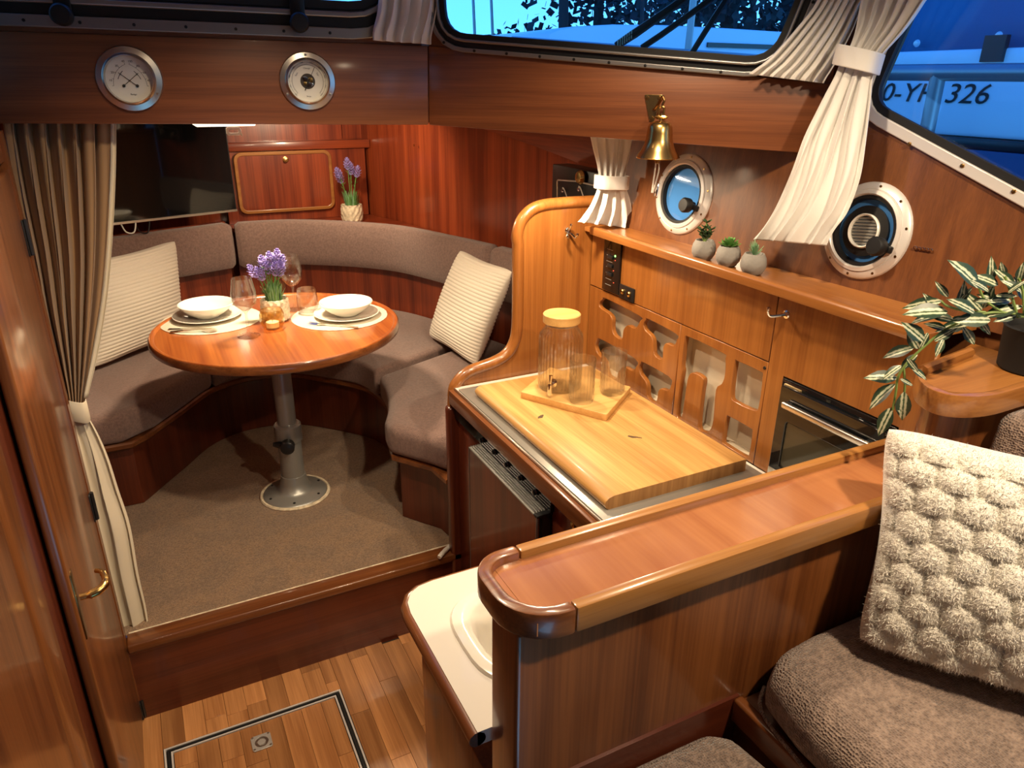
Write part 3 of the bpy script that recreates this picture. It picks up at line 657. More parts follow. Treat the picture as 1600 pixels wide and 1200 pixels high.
MB().box((.664, -.6, .722), (.682, .582, .764)).build('front_rail', 'mah_y', st, bevel=.005, seg=3)
cushion('seat_cushion', [(.678, -.3), (.664, .36), (.666, .47), (.680, .54), (.715, .574), (.80, .581), (1.0, .582), (1.24, .582), (1.24, -.3)], .753, ZSF, 'fab2', st, .045)
MB().tube(spline([(.676, -.3, .766), (.6645, .36, .766), (.667, .47, .766), (.683, .545, .766), (.72, .576, .766)], 4), .003, 6).build('piping', 'fab2', st)
MB().loft([(1.17, -.05, ZSF), (1.030, .545, ZSF), (1.13, .548, ZSF), (1.24, -.05, ZSF)], [(1.19, -.05, 1.165), (1.062, .545, 1.165), (1.135, .548, 1.165), (1.24, -.05, 1.165)]).build('backrest_cushion', 'fab2', st, bevel=.026, seg=5)
nc = thing('footwell_cushion', 'flat taupe cushion at the foot of the partition, lower than the settee', 'cushion', (.5, .4, .65))
cushion('cushion', [(.315, .0), (.315, .580), (.615, .578), (.645, .555), (.655, .49), (.656, .0)], .65, .730, 'fab2', nc, .026)
fb = MB().box((.315, .0, .40), (.658, .580, .6495)).build('footwell_box', 'mah_x', bevel=.004); tag(fb, 'wooden box carrying the flat taupe cushion below the partition', 'box')
MB().box((.310, .5805, .62), (.676, .586, .765)).build('shaded_skirting_strip', 'shade_x', sb)  # dark strip paints the shadow band between cushion and partition
# corner shelf cabinet
cs = thing('corner_cabinet', 'rounded wooden corner cabinet with a raised-edge top, carrying the black plant pot', 'cabinet', (1.2, .62, .8))
ZK = 1.20
fr_px = [(1433, 577), (1436, 592), (1452, 606), (1480, 616), (1520, 619), (1560, 615), (1600, 604)]
fp = [onz(*p, ZK) for p in fr_px]; fpl = [V((p.x, p.y, 0)) for p in spline([V((p.x, p.y, 0)) for p in fp], 4)]
fpl.append(V((1.245, fpl[-1].y, 0)))
ctr = V((1.15, .66, 0))
inn = [p + (ctr - p).normalized() * .016 for p in fpl]; inn2 = [p + (ctr - p).normalized() * .035 for p in fpl]
bkp = [V((1.246, fpl[-1].y, 0)), V((1.246, fpl[0].y + .06, 0))]
MB().loft([(p.x, p.y, ZK - .034) for p in fpl + inn[::-1]], [(p.x, p.y, ZK) for p in fpl + inn[::-1]]).build('front_rim', 'gal_x', cs, bevel=.004, seg=2)
MB().prism([(p.x, p.y) for p in inn + bkp], 'z', ZK - .028, ZK - .012).build('top_panel', 'gal_x', cs)
MB().prism([(p.x, p.y) for p in inn2 + bkp], 'z', 1.051, ZK - .028).build('body', 'mah_z', cs)
q0 = onz(1450, 560, ZK); q1 = onz(1516, 545, ZK)
MB().tube([inn[0] + V((0, 0, ZK - .006)), V((q1.x, q1.y, ZK - .006))], .009, 8).build('back_rim', 'gal_x', cs)
# ================================================================ DINETTE
ZS = .60; ZF = .25
backpx = [(366, 350), (440, 346), (500, 347), (560, 350), (620, 356), (690, 370), (740, 381), (803, 397)]
bp = [onz(*p, 1.0) for p in backpx]; bp.append(V((1.235, 2.15, 1.0))); bp.append(V((1.24, 1.82, 1.0)))
bpath = spline([V((p.x, p.y, 0)) for p in bp], 8)
def normals(path):
    out = []
    for i in range(len(path)):
        d = (path[min(i + 1, len(path) - 1)] - path[max(i - 1, 0)]).normalized(); out.append(V((-d.y, d.x, 0)))
    return out
bnor = normals(bpath)      # points away from the table
def sweep(b, path, nor, prof, cap=True):
    k = len(prof); vs = []
    for p, n_ in zip(path, nor):
        for d, z in prof: vs.append(p + n_ * d + V((0, 0, z)))
    fs = [(i * k + j, (i + 1) * k + j, (i + 1) * k + (j + 1) % k, i * k + (j + 1) % k) for i in range(len(path) - 1) for j in range(k)]
    if cap: fs += [tuple(range(k)), tuple(range((len(path) - 1) * k, len(path) * k))[::-1]]
    b.add(vs, fs); return b
bprof = [(.012, .800), (.004, .812), (-.004, .85), (-.004, .93), (.002, .985), (.010, .996), (.022, 1.0), (.055, 1.0), (.066, .995), (.07, .985), (.07, .81), (.06, .80)]
def seat_back(i0, i1, label):
    """one stuffed segment of the backrest between path indices"""
    pa = bpath[i0:i1 + 1]; no = bnor[i0:i1 + 1]; k = len(bprof); vs = []
    L_ = [0]
    for i in range(1, len(pa)): L_.append(L_[-1] + (pa[i] - pa[i - 1]).length)
    # denser path with rounded ends
    n = max(12, int(L_[-1] / .02)); pts = []; nn = []; ins = []
    for q in range(n + 1):
        s_ = L_[-1] * q / n
        for i in range(1, len(pa)):
            if s_ <= L_[i] + 1e-9:
                t = (s_ - L_[i - 1]) / max(1e-9, L_[i] - L_[i - 1]); pts.append(pa[i - 1].lerp(pa[i], t)); nn.append(no[i - 1].lerp(no[i], t).normalized()); break
        e = min(s_, L_[-1] - s_); ins.append(0 if e > .02 else .012 * (1 - math.sqrt(max(0, 1 - (1 - e / .02) ** 2))))
    for p, n_, c_ in zip(pts, nn, ins):
        for d, z in bprof: vs.append(p + n_ * (d + (.035 - d) / .035 * c_) + V((0, 0, z + (.9 - z) / .1 * c_)))
    m_ = len(pts); b = MB(); b.add(vs, [(i * k + j, (i + 1) * k + j, (i + 1) * k + (j + 1) % k, i * k + (j + 1) % k) for i in range(m_ - 1) for j in range(k)] + [tuple(range(k)), tuple(range((m_ - 1) * k, m_ * k))[::-1]])
    o = b.build('backrest_cushion', 'fab'); return tag(o, label, 'cushion', 'backrest cushions of the dinette')
nidx = lambda i: i * 8
seat_back(0, nidx(6) + 3, 'long curved taupe backrest cushion behind the round table')
seat_back(nidx(6) + 3, len(bpath) - 1, 'short taupe backrest cushion beside the galley bulkhead')
# port backrest
pL0, pL1 = onz(120, 381, 1.0), onz(363, 349, 1.0)
sv = (bpath, bnor); bpath = [V((pL0.x, pL0.y, 0)).lerp(V((pL1.x, pL1.y, 0)), t / 10) for t in range(11)]; bnor = normals(bpath)
seat_back(0, 10, 'straight taupe backrest cushion below the television')
port_path = bpath; bpath, bnor = sv
# base, back panel and seat cushions
db = thing('dinette_bench', 'shade-darkened mahogany frame of the curved bench around the round table', 'bench', (.5, 2.9, ZF))
inner = [V(p) for p in ((-.60, 2.5, 0), (-.14, 2.50, 0), (.0, 2.69, 0), (.128, 2.86, 0), (.284, 2.93, 0), (.46, 2.895, 0), (.622, 2.737, 0), (.715, 2.596, 0), (.735, 2.40, 0), (.695, 2.19, 0), (.628, 2.03, 0), (.715, 1.905, 0), (.73, 1.80, 0))]
isp = spline(inner[1:11], 5) 
face = [inner[0]] + isp + inner[11:]
nf = normals(face)
sweep(MB(), face, nf, [(0, ZF), (0, .478), (.012, .478), (.012, ZF)]).build('front_panel', 'dk_shade_z', db)  # bench front coloured darker for the shade beneath the table
sweep(MB(), face, nf, [(-.030, .472), (-.036, .478), (-.036, .490), (-.030, .496), (.03, .496), (.03, .472)]).build('seat_lip', 'mah_x', db)
outer = [p + n_ * .072 for p, n_ in zip(bpath, bnor)]
sweep(MB(), outer, bnor, [(0, .50), (0, .955), (.012, .955), (.012, .50)]).build('back_panel', 'red_z', db)
po = [p + normals(port_path)[0] * .072 for p in port_path]
sweep(MB(), po, normals(port_path), [(0, .50), (0, 1.0), (.012, 1.0), (.012, .50)]).build('back_panel', 'red_z', db)
def clipz(pl): return [(p.x, p.y) for p in pl]
out_r = [p for p in outer]
cush_in = [p - n_ * .045 for p, n_ in zip(face, nf)]
seam_i = min(range(len(face)), key=lambda i: (face[i] - V((.70, 2.45, 0))).length)
seam_o = min(range(len(outer)), key=lambda i: (outer[i] - V((1.20, 2.72, 0))).length)
k0 = 7
left_poly = [(-.60, 2.46), (-.16, 2.455)] + clipz(cush_in[3:12]) + [(.02, 3.30), (-.18, 3.26), (-.60, 3.26)]
i_mid = 12
mid_poly = clipz(cush_in[11:seam_i]) + clipz(outer[seam_o + 1::-1]) + [(.02, 3.303)]
right_poly = clipz(cush_in[seam_i:-1]) + [(.715, 1.81), (1.25, 1.81)] + clipz(outer[len(outer) - 3:seam_o + 1:-2])
for poly_, lab in ((left_poly, 'taupe seat cushion on the port side under the cream pillow'), (mid_poly, 'taupe seat cushion behind the round table'), (right_poly, 'taupe seat cushion beside the galley bulkhead')):
    o = cushion('seat_cushion', poly_, .497, ZS, 'fab', None, .028, .006); tag(o, lab, 'cushion', 'seat cushions of the dinette')
# shelf in the corner behind the backrest
cor = MB().prism([(p.x, p.y) for p in [q + n_ * .085 for q, n_ in zip(bpath[2:-14], bnor[2:-14])]] + [(1.30, 2.5), (1.25, 3.0), (1.16, 3.4), (1.055, 3.778), (.30, 3.778)], 'z', .935, .955).build('corner_shelf', 'red_x')
tag(cor, 'mahogany shelf in the corner behind the curved backrest', 'shelf')
# cabinet on the forward bulkhead
YB = 3.72
fc = thing('forward_cabinet', 'mahogany cabinet with one rounded door and a ledge, right of the television', 'cabinet', (.7, YB, .96))
def oy(px, py, y=YB): return ony(px, py, y)
cx0, cx1 = oy(352, 300).x, oy(580, 300).x; ctop = oy(480, 221).z
MB().box((cx0, YB, .956), (cx1 - .02, 3.778, ctop)).build('body', 'red_z', fc)
MB().box((cx0, YB - .022, oy(480, 233).z), (cx1 + .002, 3.778, ctop + .003)).build('ledge', 'red_x', fc, bevel=.003)
MB().box((cx0, YB + .03, ctop + .003), (cx1 - .12, 3.778, 1.548)).build('upper_panel', 'red_z', fc)
dx0, dx1, dz0, dz1 = oy(371, 300).x, oy(520, 300).x, oy(450, 329).z, oy(450, 236).z
dcx, dcz = (dx0 + dx1) / 2, (dz0 + dz1) / 2
MYP = basis((0, YB - .016, 0), (1, 0, 0), (0, 0, 1), (0, 1, 0))
dd = plate('door', rrect(dx1 - dx0, dz1 - dz0, .035, 6, dcx, dcz), [], .015, MYP, 'red_z', fc, .001)
plate('door_moulding', rrect(dx1 - dx0 + .004, dz1 - dz0 + .004, .037, 6, dcx, dcz), [rrect(dx1 - dx0 - .028, dz1 - dz0 - .028, .024, 6, dcx, dcz)], .008, basis((0, YB - .023, 0), (1, 0, 0), (0, 0, 1), (0, 1, 0)), 'gal_x', dd, .003)
kp = oy(446, 249, YB - .016); MB().lathe([(.013, 0), (.013, .002), (.006, .004), (.005, .012), (.011, .018), (.011, .024), (0, .028)], kp, 18, Matrix.Rotation(PI / 2, 3, 'X')).build('knob', 'brass', dd)
# television
tv = thing('television', 'black flat television left of the mahogany cabinet', 'television', (0, 0, 0))
TR = ony(371, 330, 3.50); tu = V((math.cos(math.radians(17)), math.sin(math.radians(17)), 0)); tn = V((-tu.y, tu.x, 0))
def ot(px, py): return onp(px, py, TR, tn)
tl = onp(150, 356, TR, tn); tw = (TR - tl).dot(tu) + .12; th = ot(360, 198).z - TR.z + .03; tv.location = V((TR.x - tu.x * tw / 2, TR.y - tu.y * tw / 2, TR.z))
o0 = V((TR.x, TR.y, TR.z)) - tu * tw
def slab(u0, u1, z0, z1, d0, d1): return MB().hexa([o0 + tu * a_ + tn * d_ + V((0, 0, z0)) for a_, d_ in ((u0, d0), (u1, d0), (u1, d1), (u0, d1))], [o0 + tu * a_ + tn * d_ + V((0, 0, z1)) for a_, d_ in ((u0, d0), (u1, d0), (u1, d1), (u0, d1))])
slab(0, tw, 0, th, .002, .035).build('casing', 'black', tv, bevel=.003)
slab(.006, tw - .006, .012, th - .006, 0, .002).build('screen', 'gloss_black', tv)
slab(0, tw, 0, .009, -.001, .002).build('bottom_bezel', 'steel', tv)
slab(tw * .4, tw * .6, th * .35, th * .65, .035, .16).build('wall_bracket', 'black', tv)
for k_ in range(2):
    q = ot(190 + 22 * k_, 350); MB().tube(spline([q + V((0, 0, .01)) + tn * .02, q + V((.01, -.01, -.03)), q + V((.04, 0, -.035)), q + V((.06, .01, .012)) + tn * .02], 6), .003, 6).build('cable', 'white' if k_ == 0 else 'black', tv)
# table
TC = V((.347, 2.338, .865)); TRad = .380
tb = thing('dinette_table', 'round mahogany dinette table on a grey pedestal, laid for two', 'table', (TC.x, TC.y, ZF))
MB().lathe([(0, .838), (TRad - .012, .838), (TRad - .004, .842), (TRad, .850), (TRad, .866), (TRad - .003, .8705), (TRad - .008, .8715), (TRad - .014, .869), (TRad - .017, .865), (0, .865)], (TC.x, TC.y, 0), 96).build('table_top', 'table', tb)
MB().lathe([(TRad - .0005, .844), (TRad + .0015, .847), (TRad + .0015, .864), (TRad - .0005, .868)], (TC.x, TC.y, 0), 96, close=True).build('edge_band', 'mah_x', tb)
px_, py_ = .338, 2.342
MB().lathe([(.031, .45), (.031, .838)], (px_, py_, 0), 28).build('pole', 'greymet', tb)
MB().lathe([(.039, .26), (.039, .47)], (px_, py_, 0), 28).build('outer_tube', 'greymet', tb)
cl_ = MB().lathe([(.040, .455), (.045, .458), (.045, .515), (.040, .52), (.033, .52)], (px_, py_, 0), 28).build('collar', 'greymet', tb)
dk = V((-.25, -.97, 0)).normalized(); kk = V((px_, py_, .462)) + dk * .04
MB().tube([kk - dk * .01, kk + dk * .01, kk + dk * .012, kk + dk * .038, kk + dk * .042], [.009, .009, .023, .023, .017], 16).build('clamp_knob', 'black', cl_)
MB().tube([kk + dk * .018, kk + V((-.030, .004, .000)), kk + V((-.048, .008, .004))], [.012, .012, .007], 8).build('clamp_lever', 'black', cl_)
fg = MB().lathe([(0, ZF - .001), (.107, ZF - .001), (.108, ZF + .004), (.103, ZF + .009), (.07, ZF + .014), (.055, ZF + .024), (.046, ZF + .05), (.042, ZF + .075), (.039, ZF + .076)], (px_, py_, 0), 40).build('flange', 'greymet', tb)
for i in range(6):
    t = i * PI / 3 + .3; MB().lathe([(.005, 0), (.004, .002), (0, .003)], (px_ + .092 * math.cos(t), py_ + .092 * math.sin(t), ZF + .0105), 8).build('screw', 'black', fg)
MB().tube([(px_ + .114 * math.cos(i * PI / 20), py_ + .114 * math.sin(i * PI / 20), ZF) for i in range(40)], .006, 6, True).build('carpet_edge', 'straw', cp)
# door of the locker on the port side
dn = struct(thing('door_1', 'varnished wooden locker door with black hinges and a brass lever handle', None, (-.21, 1.5, .02)))
MB().box((-.228, 1.265, .02), (-.208, 1.764, 1.43)).build('leaf', 'mah_z', dn, bevel=.006, seg=3)
for (px, py) in ((45, 365), (145, 782), (221, 1088)):
    q = onx(px, py, -.206); hz_ = .036 if py < 1000 else .028
    h = MB().box((-.210, 1.752, q.z - hz_), (-.2055, 1.766, q.z + hz_)).build('hinge', 'black', dn, bevel=.001, seg=1)
    MB().tube([(-.2035, 1.767, q.z - hz_), (-.2035, 1.767, q.z - .012), (-.2035, 1.767, q.z - .0118), (-.2035, 1.767, q.z + hz_)], [.0055, .0055, .0055, .0055], 8).build('hinge_pin', 'black', h)
hq = onx(121, 934, -.206)
lp = MB().box((-.209, hq.y - .011, hq.z - .085), (-.2055, hq.y + .011, hq.z + .055)).build('lock_plate', 'brass_d', dn, bevel=.001)
hb = hq + V((.004, 0, 0)); zz = hq.z
MB().tube(spline([hb, hb + V((.016, 0, 0)), hb + V((.030, .003, .002)), hb + V((.040, .012, .006)), hb + V((.042, .026, .012)), hb + V((.036, .040, .016)), hb + V((.027, .048, .016))], 5), [.0065] * 5 + [.0085] * 6 + [.008] * 6 + [.0065] * 7 + [.0045] * 7, 10).build('lever_handle', 'brass', lp)
# ================================================================ CURTAINS AND PILLOWS
def curtain_surface(rows, pleats, n=None, nu=None, seed=0, sub=6, sharp=.25):
    """rows = [(L, R, amp)]; pleated cloth between the row ends"""
    Ls = spline([r[0] for r in rows], sub); Rs = spline([r[1] for r in rows], sub)
    am = [v.x for v in spline([V((r[2], 0, 0)) for r in rows], sub)]
    nu = nu or pleats * 14; nv = len(Ls); rr = random.Random(seed); ph = [rr.uniform(-.6, .6) for _ in range(pleats + 2)]; wt_ = [rr.uniform(.6, 1.25) for _ in range(pleats + 2)]
    b = MB()
    def fn(u, v):
        j = min(nv - 1, int(round(v * (nv - 1)))); L_, R_ = Ls[j], Rs[j]; d = R_ - L_
        nn = n if n is not None else d.cross(V((0, 0, 1))).normalized()
        x = u * pleats; k = int(x); f = x - k
        uu = u + .18 / pleats * math.sin(2 * PI * x + ph[k % len(ph)] * 2 + v * 1.7) * (1 if .02 < u < .98 else 0)
        a = am[j] * (wt_[k % len(wt_)] * (1 - f) + wt_[(k + 1) % len(wt_)] * f)
        w_ = math.sin(2 * PI * x + .5 * math.sin(v * 5 + seed)) + sharp * math.sin(4 * PI * x + 1)
        return L_ + d * uu + nn * (a * w_ + .25 * am[j] * noise.noise(V((u * 7, v * 5, seed))))
    b.grid(nu, nv, fn); return b
def band(c0, c1, w_, depth, up, n):
    """cloth tie-back: flattened ring from c0 to c1"""
    pts = []; d = (c1 - c0); mid = (c0 + c1) / 2; h = d.length / 2; d.normalize(); b = MB(); m_ = 28; vs = []
    up = V(up).normalized()
    for i in range(m_):
        t = 2 * PI * i / m_; p = mid + d * (h * math.copysign(abs(math.cos(t)) ** .6, math.cos(t))) + n * (depth * math.copysign(abs(math.sin(t)) ** .7, math.sin(t)))
        for o_, q in ((0, -.5), (.0015, -.46), (.0015, .46), (0, .5), (-.0015, .46), (-.0015, -.46)):
            e = (p - mid); e = (d * d.dot(e) + n * n.dot(e)).normalized(); vs.append(p + e * o_ + up * (w_ * q))
    b.add(vs, [(i * 6 + j, ((i + 1) % m_) * 6 + j, ((i + 1) % m_) * 6 + (j + 1) % 6, i * 6 + (j + 1) % 6) for i in range(m_) for j in range(6)]); return b
CN = V((0, -1, 0))
# port curtain between saloon and dinette
ct = thing('doorway_curtain', 'long taupe curtain with cream lining tied back beside the locker door', 'curtain', (-.1, 1.9, .25))
def rw(l, r, y, a, yl=None): return (ony(*l, y), ony(*r, y), a)
curtain_surface([rw((2, 150), (179, 150), 1.965, .016), rw((6, 200), (180, 200), 1.965, .016), rw((24, 300), (179, 300), 1.965, .016), rw((48, 400), (172, 400), 1.960, .015), rw((68, 490), (160, 490), 1.952, .013), rw((90, 570), (145, 570), 1.94, .010), rw((104, 622), (134, 622), 1.925, .006), rw((106, 640), (133, 640), 1.92, .005)], 7, CN, 180, 3, sharp=.4).build('drape', 'curt_t', ct, solid=.0012)
curtain_surface([rw((171, 150), (181, 150), 1.955, .003), rw((172, 250), (181, 250), 1.955, .003), rw((168, 350), (177, 350), 1.955, .003), rw((160, 450), (169, 450), 1.950, .003), rw((146, 540), (155, 540), 1.938, .002), rw((130, 622), (136, 622), 1.915, .001)], 1, CN, 12, 5).build('lining_edge', 'curt_l', ct, solid=.001)
band(ony(104, 634, 1.915), ony(137, 640, 1.915), .055, .030, (0.0, 0, 1), CN).build('tie_back', 'curt_l', ct)
curtain_surface([rw((104, 645), (135, 648), 1.915, .003), rw((110, 680), (151, 678), 1.905, .006), rw((118, 720), (167, 718), 1.89, .008), rw((128, 770), (182, 768), 1.875, .010), rw((140, 830), (200, 826), 1.86, .011), rw((158, 900), (213, 898), 1.85, .011), rw((172, 950), (225, 948), 1.845, .011), rw((186, 994), (231, 981), 1.842, .008)], 2, CN, 70, 8, sharp=.1).build('lining', 'curt_l', ct, solid=.0012)
# windscreen curtains
c2 = thing('windscreen_curtain', 'short gathered white curtain between the two front windows', 'curtain', bl(630, 68) - nL * .02, 'white cabin curtains')
def rl(l, r, o_, a): return (bl(*l) - nL * o_, bl(*r) - nL * o_, a)
curtain_surface([rl((592, -70), (690, -70), .028, .012), rl((590, -20), (683, -20), .028, .012), rl((587, 20), (677, 24), .028, .012), rl((580, 48), (670, 54), .030, .011), rl((579, 64), (668, 70), .032, .011)], 5, -nL, 90, 2).build('drape', 'curt_w', c2, solid=.0012)
c3 = thing('windscreen_curtain', 'white pleated curtain gathered at the starboard end of the windscreen', 'curtain', br(1235, 122) - nR * .03, 'white cabin curtains')
def rr_(l, r, o_, a): return (br(*l) - nR * o_, br(*r) - nR * o_, a)
curtain_surface([rr_((1300, -70), (1400, -70), .030, .010), rr_((1278, 0), (1352, 0), .032, .010), rr_((1246, 45), (1330, 50), .034, .010), rr_((1206, 90), (1305, 98), .036, .010), rr_((1180, 110), (1290, 122), .036, .010), rr_((1172, 116), (1286, 130), .036, .008)], 7, -nR, 140, 4, sharp=.35).build('drape', 'curt_w', c3, solid=.0012)
# side window curtain
c4_ = thing('side_window_curtain', 'long white curtain tied back between windscreen and side window', 'curtain', onw(1250, 370, .06), 'white cabin curtains')
def r4(l, r, o_, a): return (onw(*l, o_), onw(*r, o_), a)
curtain_surface([r4((1376, -90), (1505, -90), .060, .011), r4((1362, -30), (1466, -30), .060, .011), r4((1352, 0), (1447, 0), .060, .011), r4((1343, 40), (1416, 42), .062, .010), r4((1328, 76), (1378, 84), .064, .007), r4((1316, 96), (1369, 106), .064, .006)], 5, -wn, 110, 6).build('upper_drape', 'curt_w', c4_, solid=.0012)
curtain_surface([r4((1313, 100), (1368, 112), .064, .005), r4((1305, 122), (1364, 126), .066, .007), r4((1282, 165), (1361, 165), .068, .010), r4((1258, 215), (1353, 222), .070, .012), r4((1238, 265), (1343, 278), .072, .013), r4((1216, 315), (1322, 330), .074, .014), r4((1196, 350), (1303, 358), .074, .015), r4((1177, 374), (1290, 384), .074, .015)], 4, -wn, 110, 7, sharp=.15).build('lower_drape', 'curt_w', c4_, solid=.0012)
q0, q1 = onw(1310, 86, .066), onw(1373, 100, .066)
band(q0, q1, .036, .024, (onw(1335, 76, .066) - onw(1325, 112, .066)), -wn).build('tie_back', 'curt_w', c4_)
c5 = thing('bulkhead_curtain', 'small white curtain tied at the waist above the galley bulkhead', 'curtain', ony(950, 355, 1.70), 'white cabin curtains')
def r5(l, r, a, y=1.70): return (ony(*l, y), ony(*r, y), a)
curtain_surface([r5((916, 190), (994, 192), .009), r5((922, 212), (990, 215), .010), r5((929, 240), (984, 242), .009), r5((935, 270), (977, 272), .005), r5((935, 282), (976, 284), .004)], 5, CN, 90, 9).build('upper_drape', 'curt_w', c5, solid=.001)
curtain_surface([r5((936, 286), (976, 288), .004), r5((932, 297), (979, 298), .008), r5((922, 318), (984, 320), .012), r5((911, 337), (986, 340), .014), r5((904, 347), (985, 357), .015)], 4, CN, 90, 12, sharp=.1).build('lower_drape', 'curt_w', c5, solid=.001)
band(ony(932, 284, 1.70), ony(979, 285, 1.70), .036, .026, (0, 0, 1), CN).build('tie_back', 'curt_w', c5)

def pillow(name, bl_, br_, tr_, tl_, thick, mt, label, cat, rib=0, ribamp=.003, n=70, seed=1, plush=False, puff=.55):
    """stuffed square pillow between four corners"""
    nrm = (br_ - bl_).cross(tl_ - bl_).normalized()
    if nrm.dot(CAM - (bl_ + tr_) / 2) < 0: nrm = -nrm
    rr = random.Random(seed); b = MB()
    def pt(u, v, side):
        e = 1 - abs(2 * u - 1) ** 2.4; f = 1 - abs(2 * v - 1) ** 2.4
        h = max(0, e * f) ** puff
        # edges pulled in between the corners
        uu = u + (.5 - u) * .10 * math.sin(PI * v) * (2 * abs(u - .5)) ** 2; vv = v + (.5 - v) * .08 * math.sin(PI * u) * (2 * abs(v - .5)) ** 2
        p = (bl_ * (1 - uu) + br_ * uu) * (1 - vv) + (tl_ * (1 - uu) + tr_ * uu) * vv
        cf = (abs(2 * u - 1) * abs(2 * v - 1)) ** 4 * .07; p = p + ((bl_ + br_ + tl_ + tr_) / 4 - p) * cf
        d = thick / 2 * h * (1 + .18 * noise.noise(V((u * 3, v * 3, seed))))
        if plush and side > 0:
            row = v * 9 + .12 * noise.noise(V((u * 5, v * 5, 9))); k = math.floor(row); fv = row - k; col = u * 8.0 + (.5 if k % 2 else 0) + .1 * noise.noise(V((u * 6, v * 6, 4))); fu = col - math.floor(col)
            cell = (max(0, math.sin(PI * fu)) ** .38) * (.42 + .62 * max(0, math.sin(PI * min(1, fv * .88 + .12))) ** .6)
            d += .013 * cell * min(1, h * 3.5) + .0014 * noise.noise(V((u * 60, v * 60, seed))) + .0014 * noise.noise(V((u * 150, v * 150, seed + 3)))
        elif rib:
            d += ribamp * (math.sin(2 * PI * v * rib) * .5 + .5) ** .6 * min(1, h * 3)
        return p + nrm * side * d
    for side in (1, -1):
        b.grid(n, n, lambda u, v: pt(u, v, side))
    if not plush:
        o = b.build(name, mt); return tag(o, label, cat)
    root = thing(name, label, cat, (bl_ + br_) / 2); b.build('cover', mt, root); fz = MB()
    for _ in range(42000):
        u, v = rr.uniform(.01, .99), rr.uniform(.01, .99); p = pt(u, v, 1); q = pt(u + .004, v, 1) - p; w_ = pt(u, v + .004, 1) - p; nn = q.cross(w_).normalized()
        d = (nn * 1.0 + V((rr.uniform(-1, 1), rr.uniform(-1, 1), rr.uniform(-1.1, .6))) * .9).normalized() * rr.uniform(.004, .009); s_ = d.cross(V((rr.uniform(-1, 1), rr.uniform(-1, 1), rr.uniform(-1, 1)))).normalized() * .0005
        p = p - nn * .001; fz.v += [tuple(p - s_), tuple(p + s_), tuple(p + d)]; k = len(fz.v); fz.f.append((k - 3, k - 2, k - 1))
    me = bpy.data.meshes.new('fluff'); me.from_pydata(fz.v, [], fz.f); link('fluff', me, mt, root)['kind'] = 'stuff'
    return root
def lean_up(d, away, deg): l = math.radians(deg); return away * math.sin(l) + V((0, 0, math.cos(l)))
# cream ribbed pillow, port
b0 = onz(143, 581, .612); d0 = (onz(233, 546, .612) - b0).normalized(); b1 = b0 + d0 * .45
aw = V((-d0.y, d0.x, 0)); n0 = d0.cross(lean_up(d0, aw, 14)).normalized()
t1 = onp(277, 371, b0, n0); t0 = onp(118, 410, b0, n0)
pillow('throw_pillow', b0, b1, t1, t0, .13, 'linen', 'cream ribbed pillow leaning on the port bench behind the curtain', 'pillow', 28, .0035, 150, 1)
b0 = onz(667, 526, .612); b1r = onz(737, 572, .612); d0 = (b1r - b0).normalized(); b1 = b0 + d0 * .43
aw = V((-d0.y, d0.x, 0)); n0 = d0.cross(lean_up(d0, aw, 18)).normalized()
t0 = onp(718, 386, b0, n0); t1 = t0 + (b1 - b0) * .98 
pillow('throw_pillow', b0, b1, t1, t0, .11, 'linen', 'cream ribbed pillow leaning beside the galley bulkhead', 'pillow', 28, .0035, 150, 2)
# ivory plush pillow on the settee
b0 = onz(1326, 1004, .862); d0 = (onz(1600, 1092, .862) - b0).normalized(); b1 = b0 + d0 * .40
aw = V((-d0.y, d0.x, 0)); n0 = d0.cross(lean_up(d0, aw, 20)).normalized()
t0 = onp(1374, 655, b0, n0); t1 = t0 + (b1 - b0) * .97 + V((0, 0, .0))
pillow('plush_pillow', b0, b1, t1, t0, .12, 'plush', 'fluffy ivory plush pillow with a braided pattern on the settee', 'pillow', 0, 0, 230, 5, True, .5)
# ================================================================ GAUGES AND FITTINGS
def disc(M4, prof, n=40): return [M4 @ V((0, 0, 0))], None
def turned(name, M4, prof, mt, parent, n=40, close=False):
    b = MB(); R3 = M4.to_3x3(); b.lathe(prof, M4.translation, n, R3, close=close); return b.build(name, mt, parent)
def bar2(b, M4, p, q, w_, z0, z1):
    """flat bar between two (u,v) points"""
    p = V(p); q = V(q); d = (q - p).normalized(); n_ = V((-d.y, d.x)) * w_ / 2
    c = [p + n_, q + n_, q - n_, p - n_]; b.loft([M4 @ V((*k, z0)) for k in c], [M4 @ V((*k, z1)) for k in c]); return b
def pol(r, deg): a = math.radians(deg); return (r * math.cos(a), r * math.sin(a))
def gauge_case(name, px, py, r, label):
    c = bl(px, py); g = thing(name, label, 'gauge', c); M4 = basis(c, uL, (0, 0, 1))
    bz = turned('bezel', M4, [(r, 0), (r, .004), (r * .97, .007), (r * .80, .010), (r * .78, .012), (r * .75, .022), (r * .72, .024), (r * .70, .018), (r * .70, .006), (r * .70, 0)], 'steel', g, 56)
    turned('dial', M4, [(0, .0062), (r * .71, .0062), (r * .71, .004), (0, .004)], 'dial', g, 48)
    for a in (90, 210, 330):
        p = pol(r * .885, a); turned('screw', M4 @ Matrix.Translation((p[0], p[1], .0085)), [(.003, 0), (.0028, .0012), (0, .0016)], 'steel', bz, 10)
    return g, M4
g1, M1 = gauge_case('thermo_hygrometer', 203, 123.5, .0655, 'round steel gauge with two crossing needles, thermometer and hygrometer')
R1 = .0655; b = MB()
def arc_line(b, M4, c, r, a0, a1, w_=.0006, z=.0063, n=14):
    for i in range(n):
        p = pol(r, a0 + (a1 - a0) * i / n); q = pol(r, a0 + (a1 - a0) * (i + 1) / n); bar2(b, M4, (c[0] + p[0], c[1] + p[1]), (c[0] + q[0], c[1] + q[1]), w_, z, z + .0002)
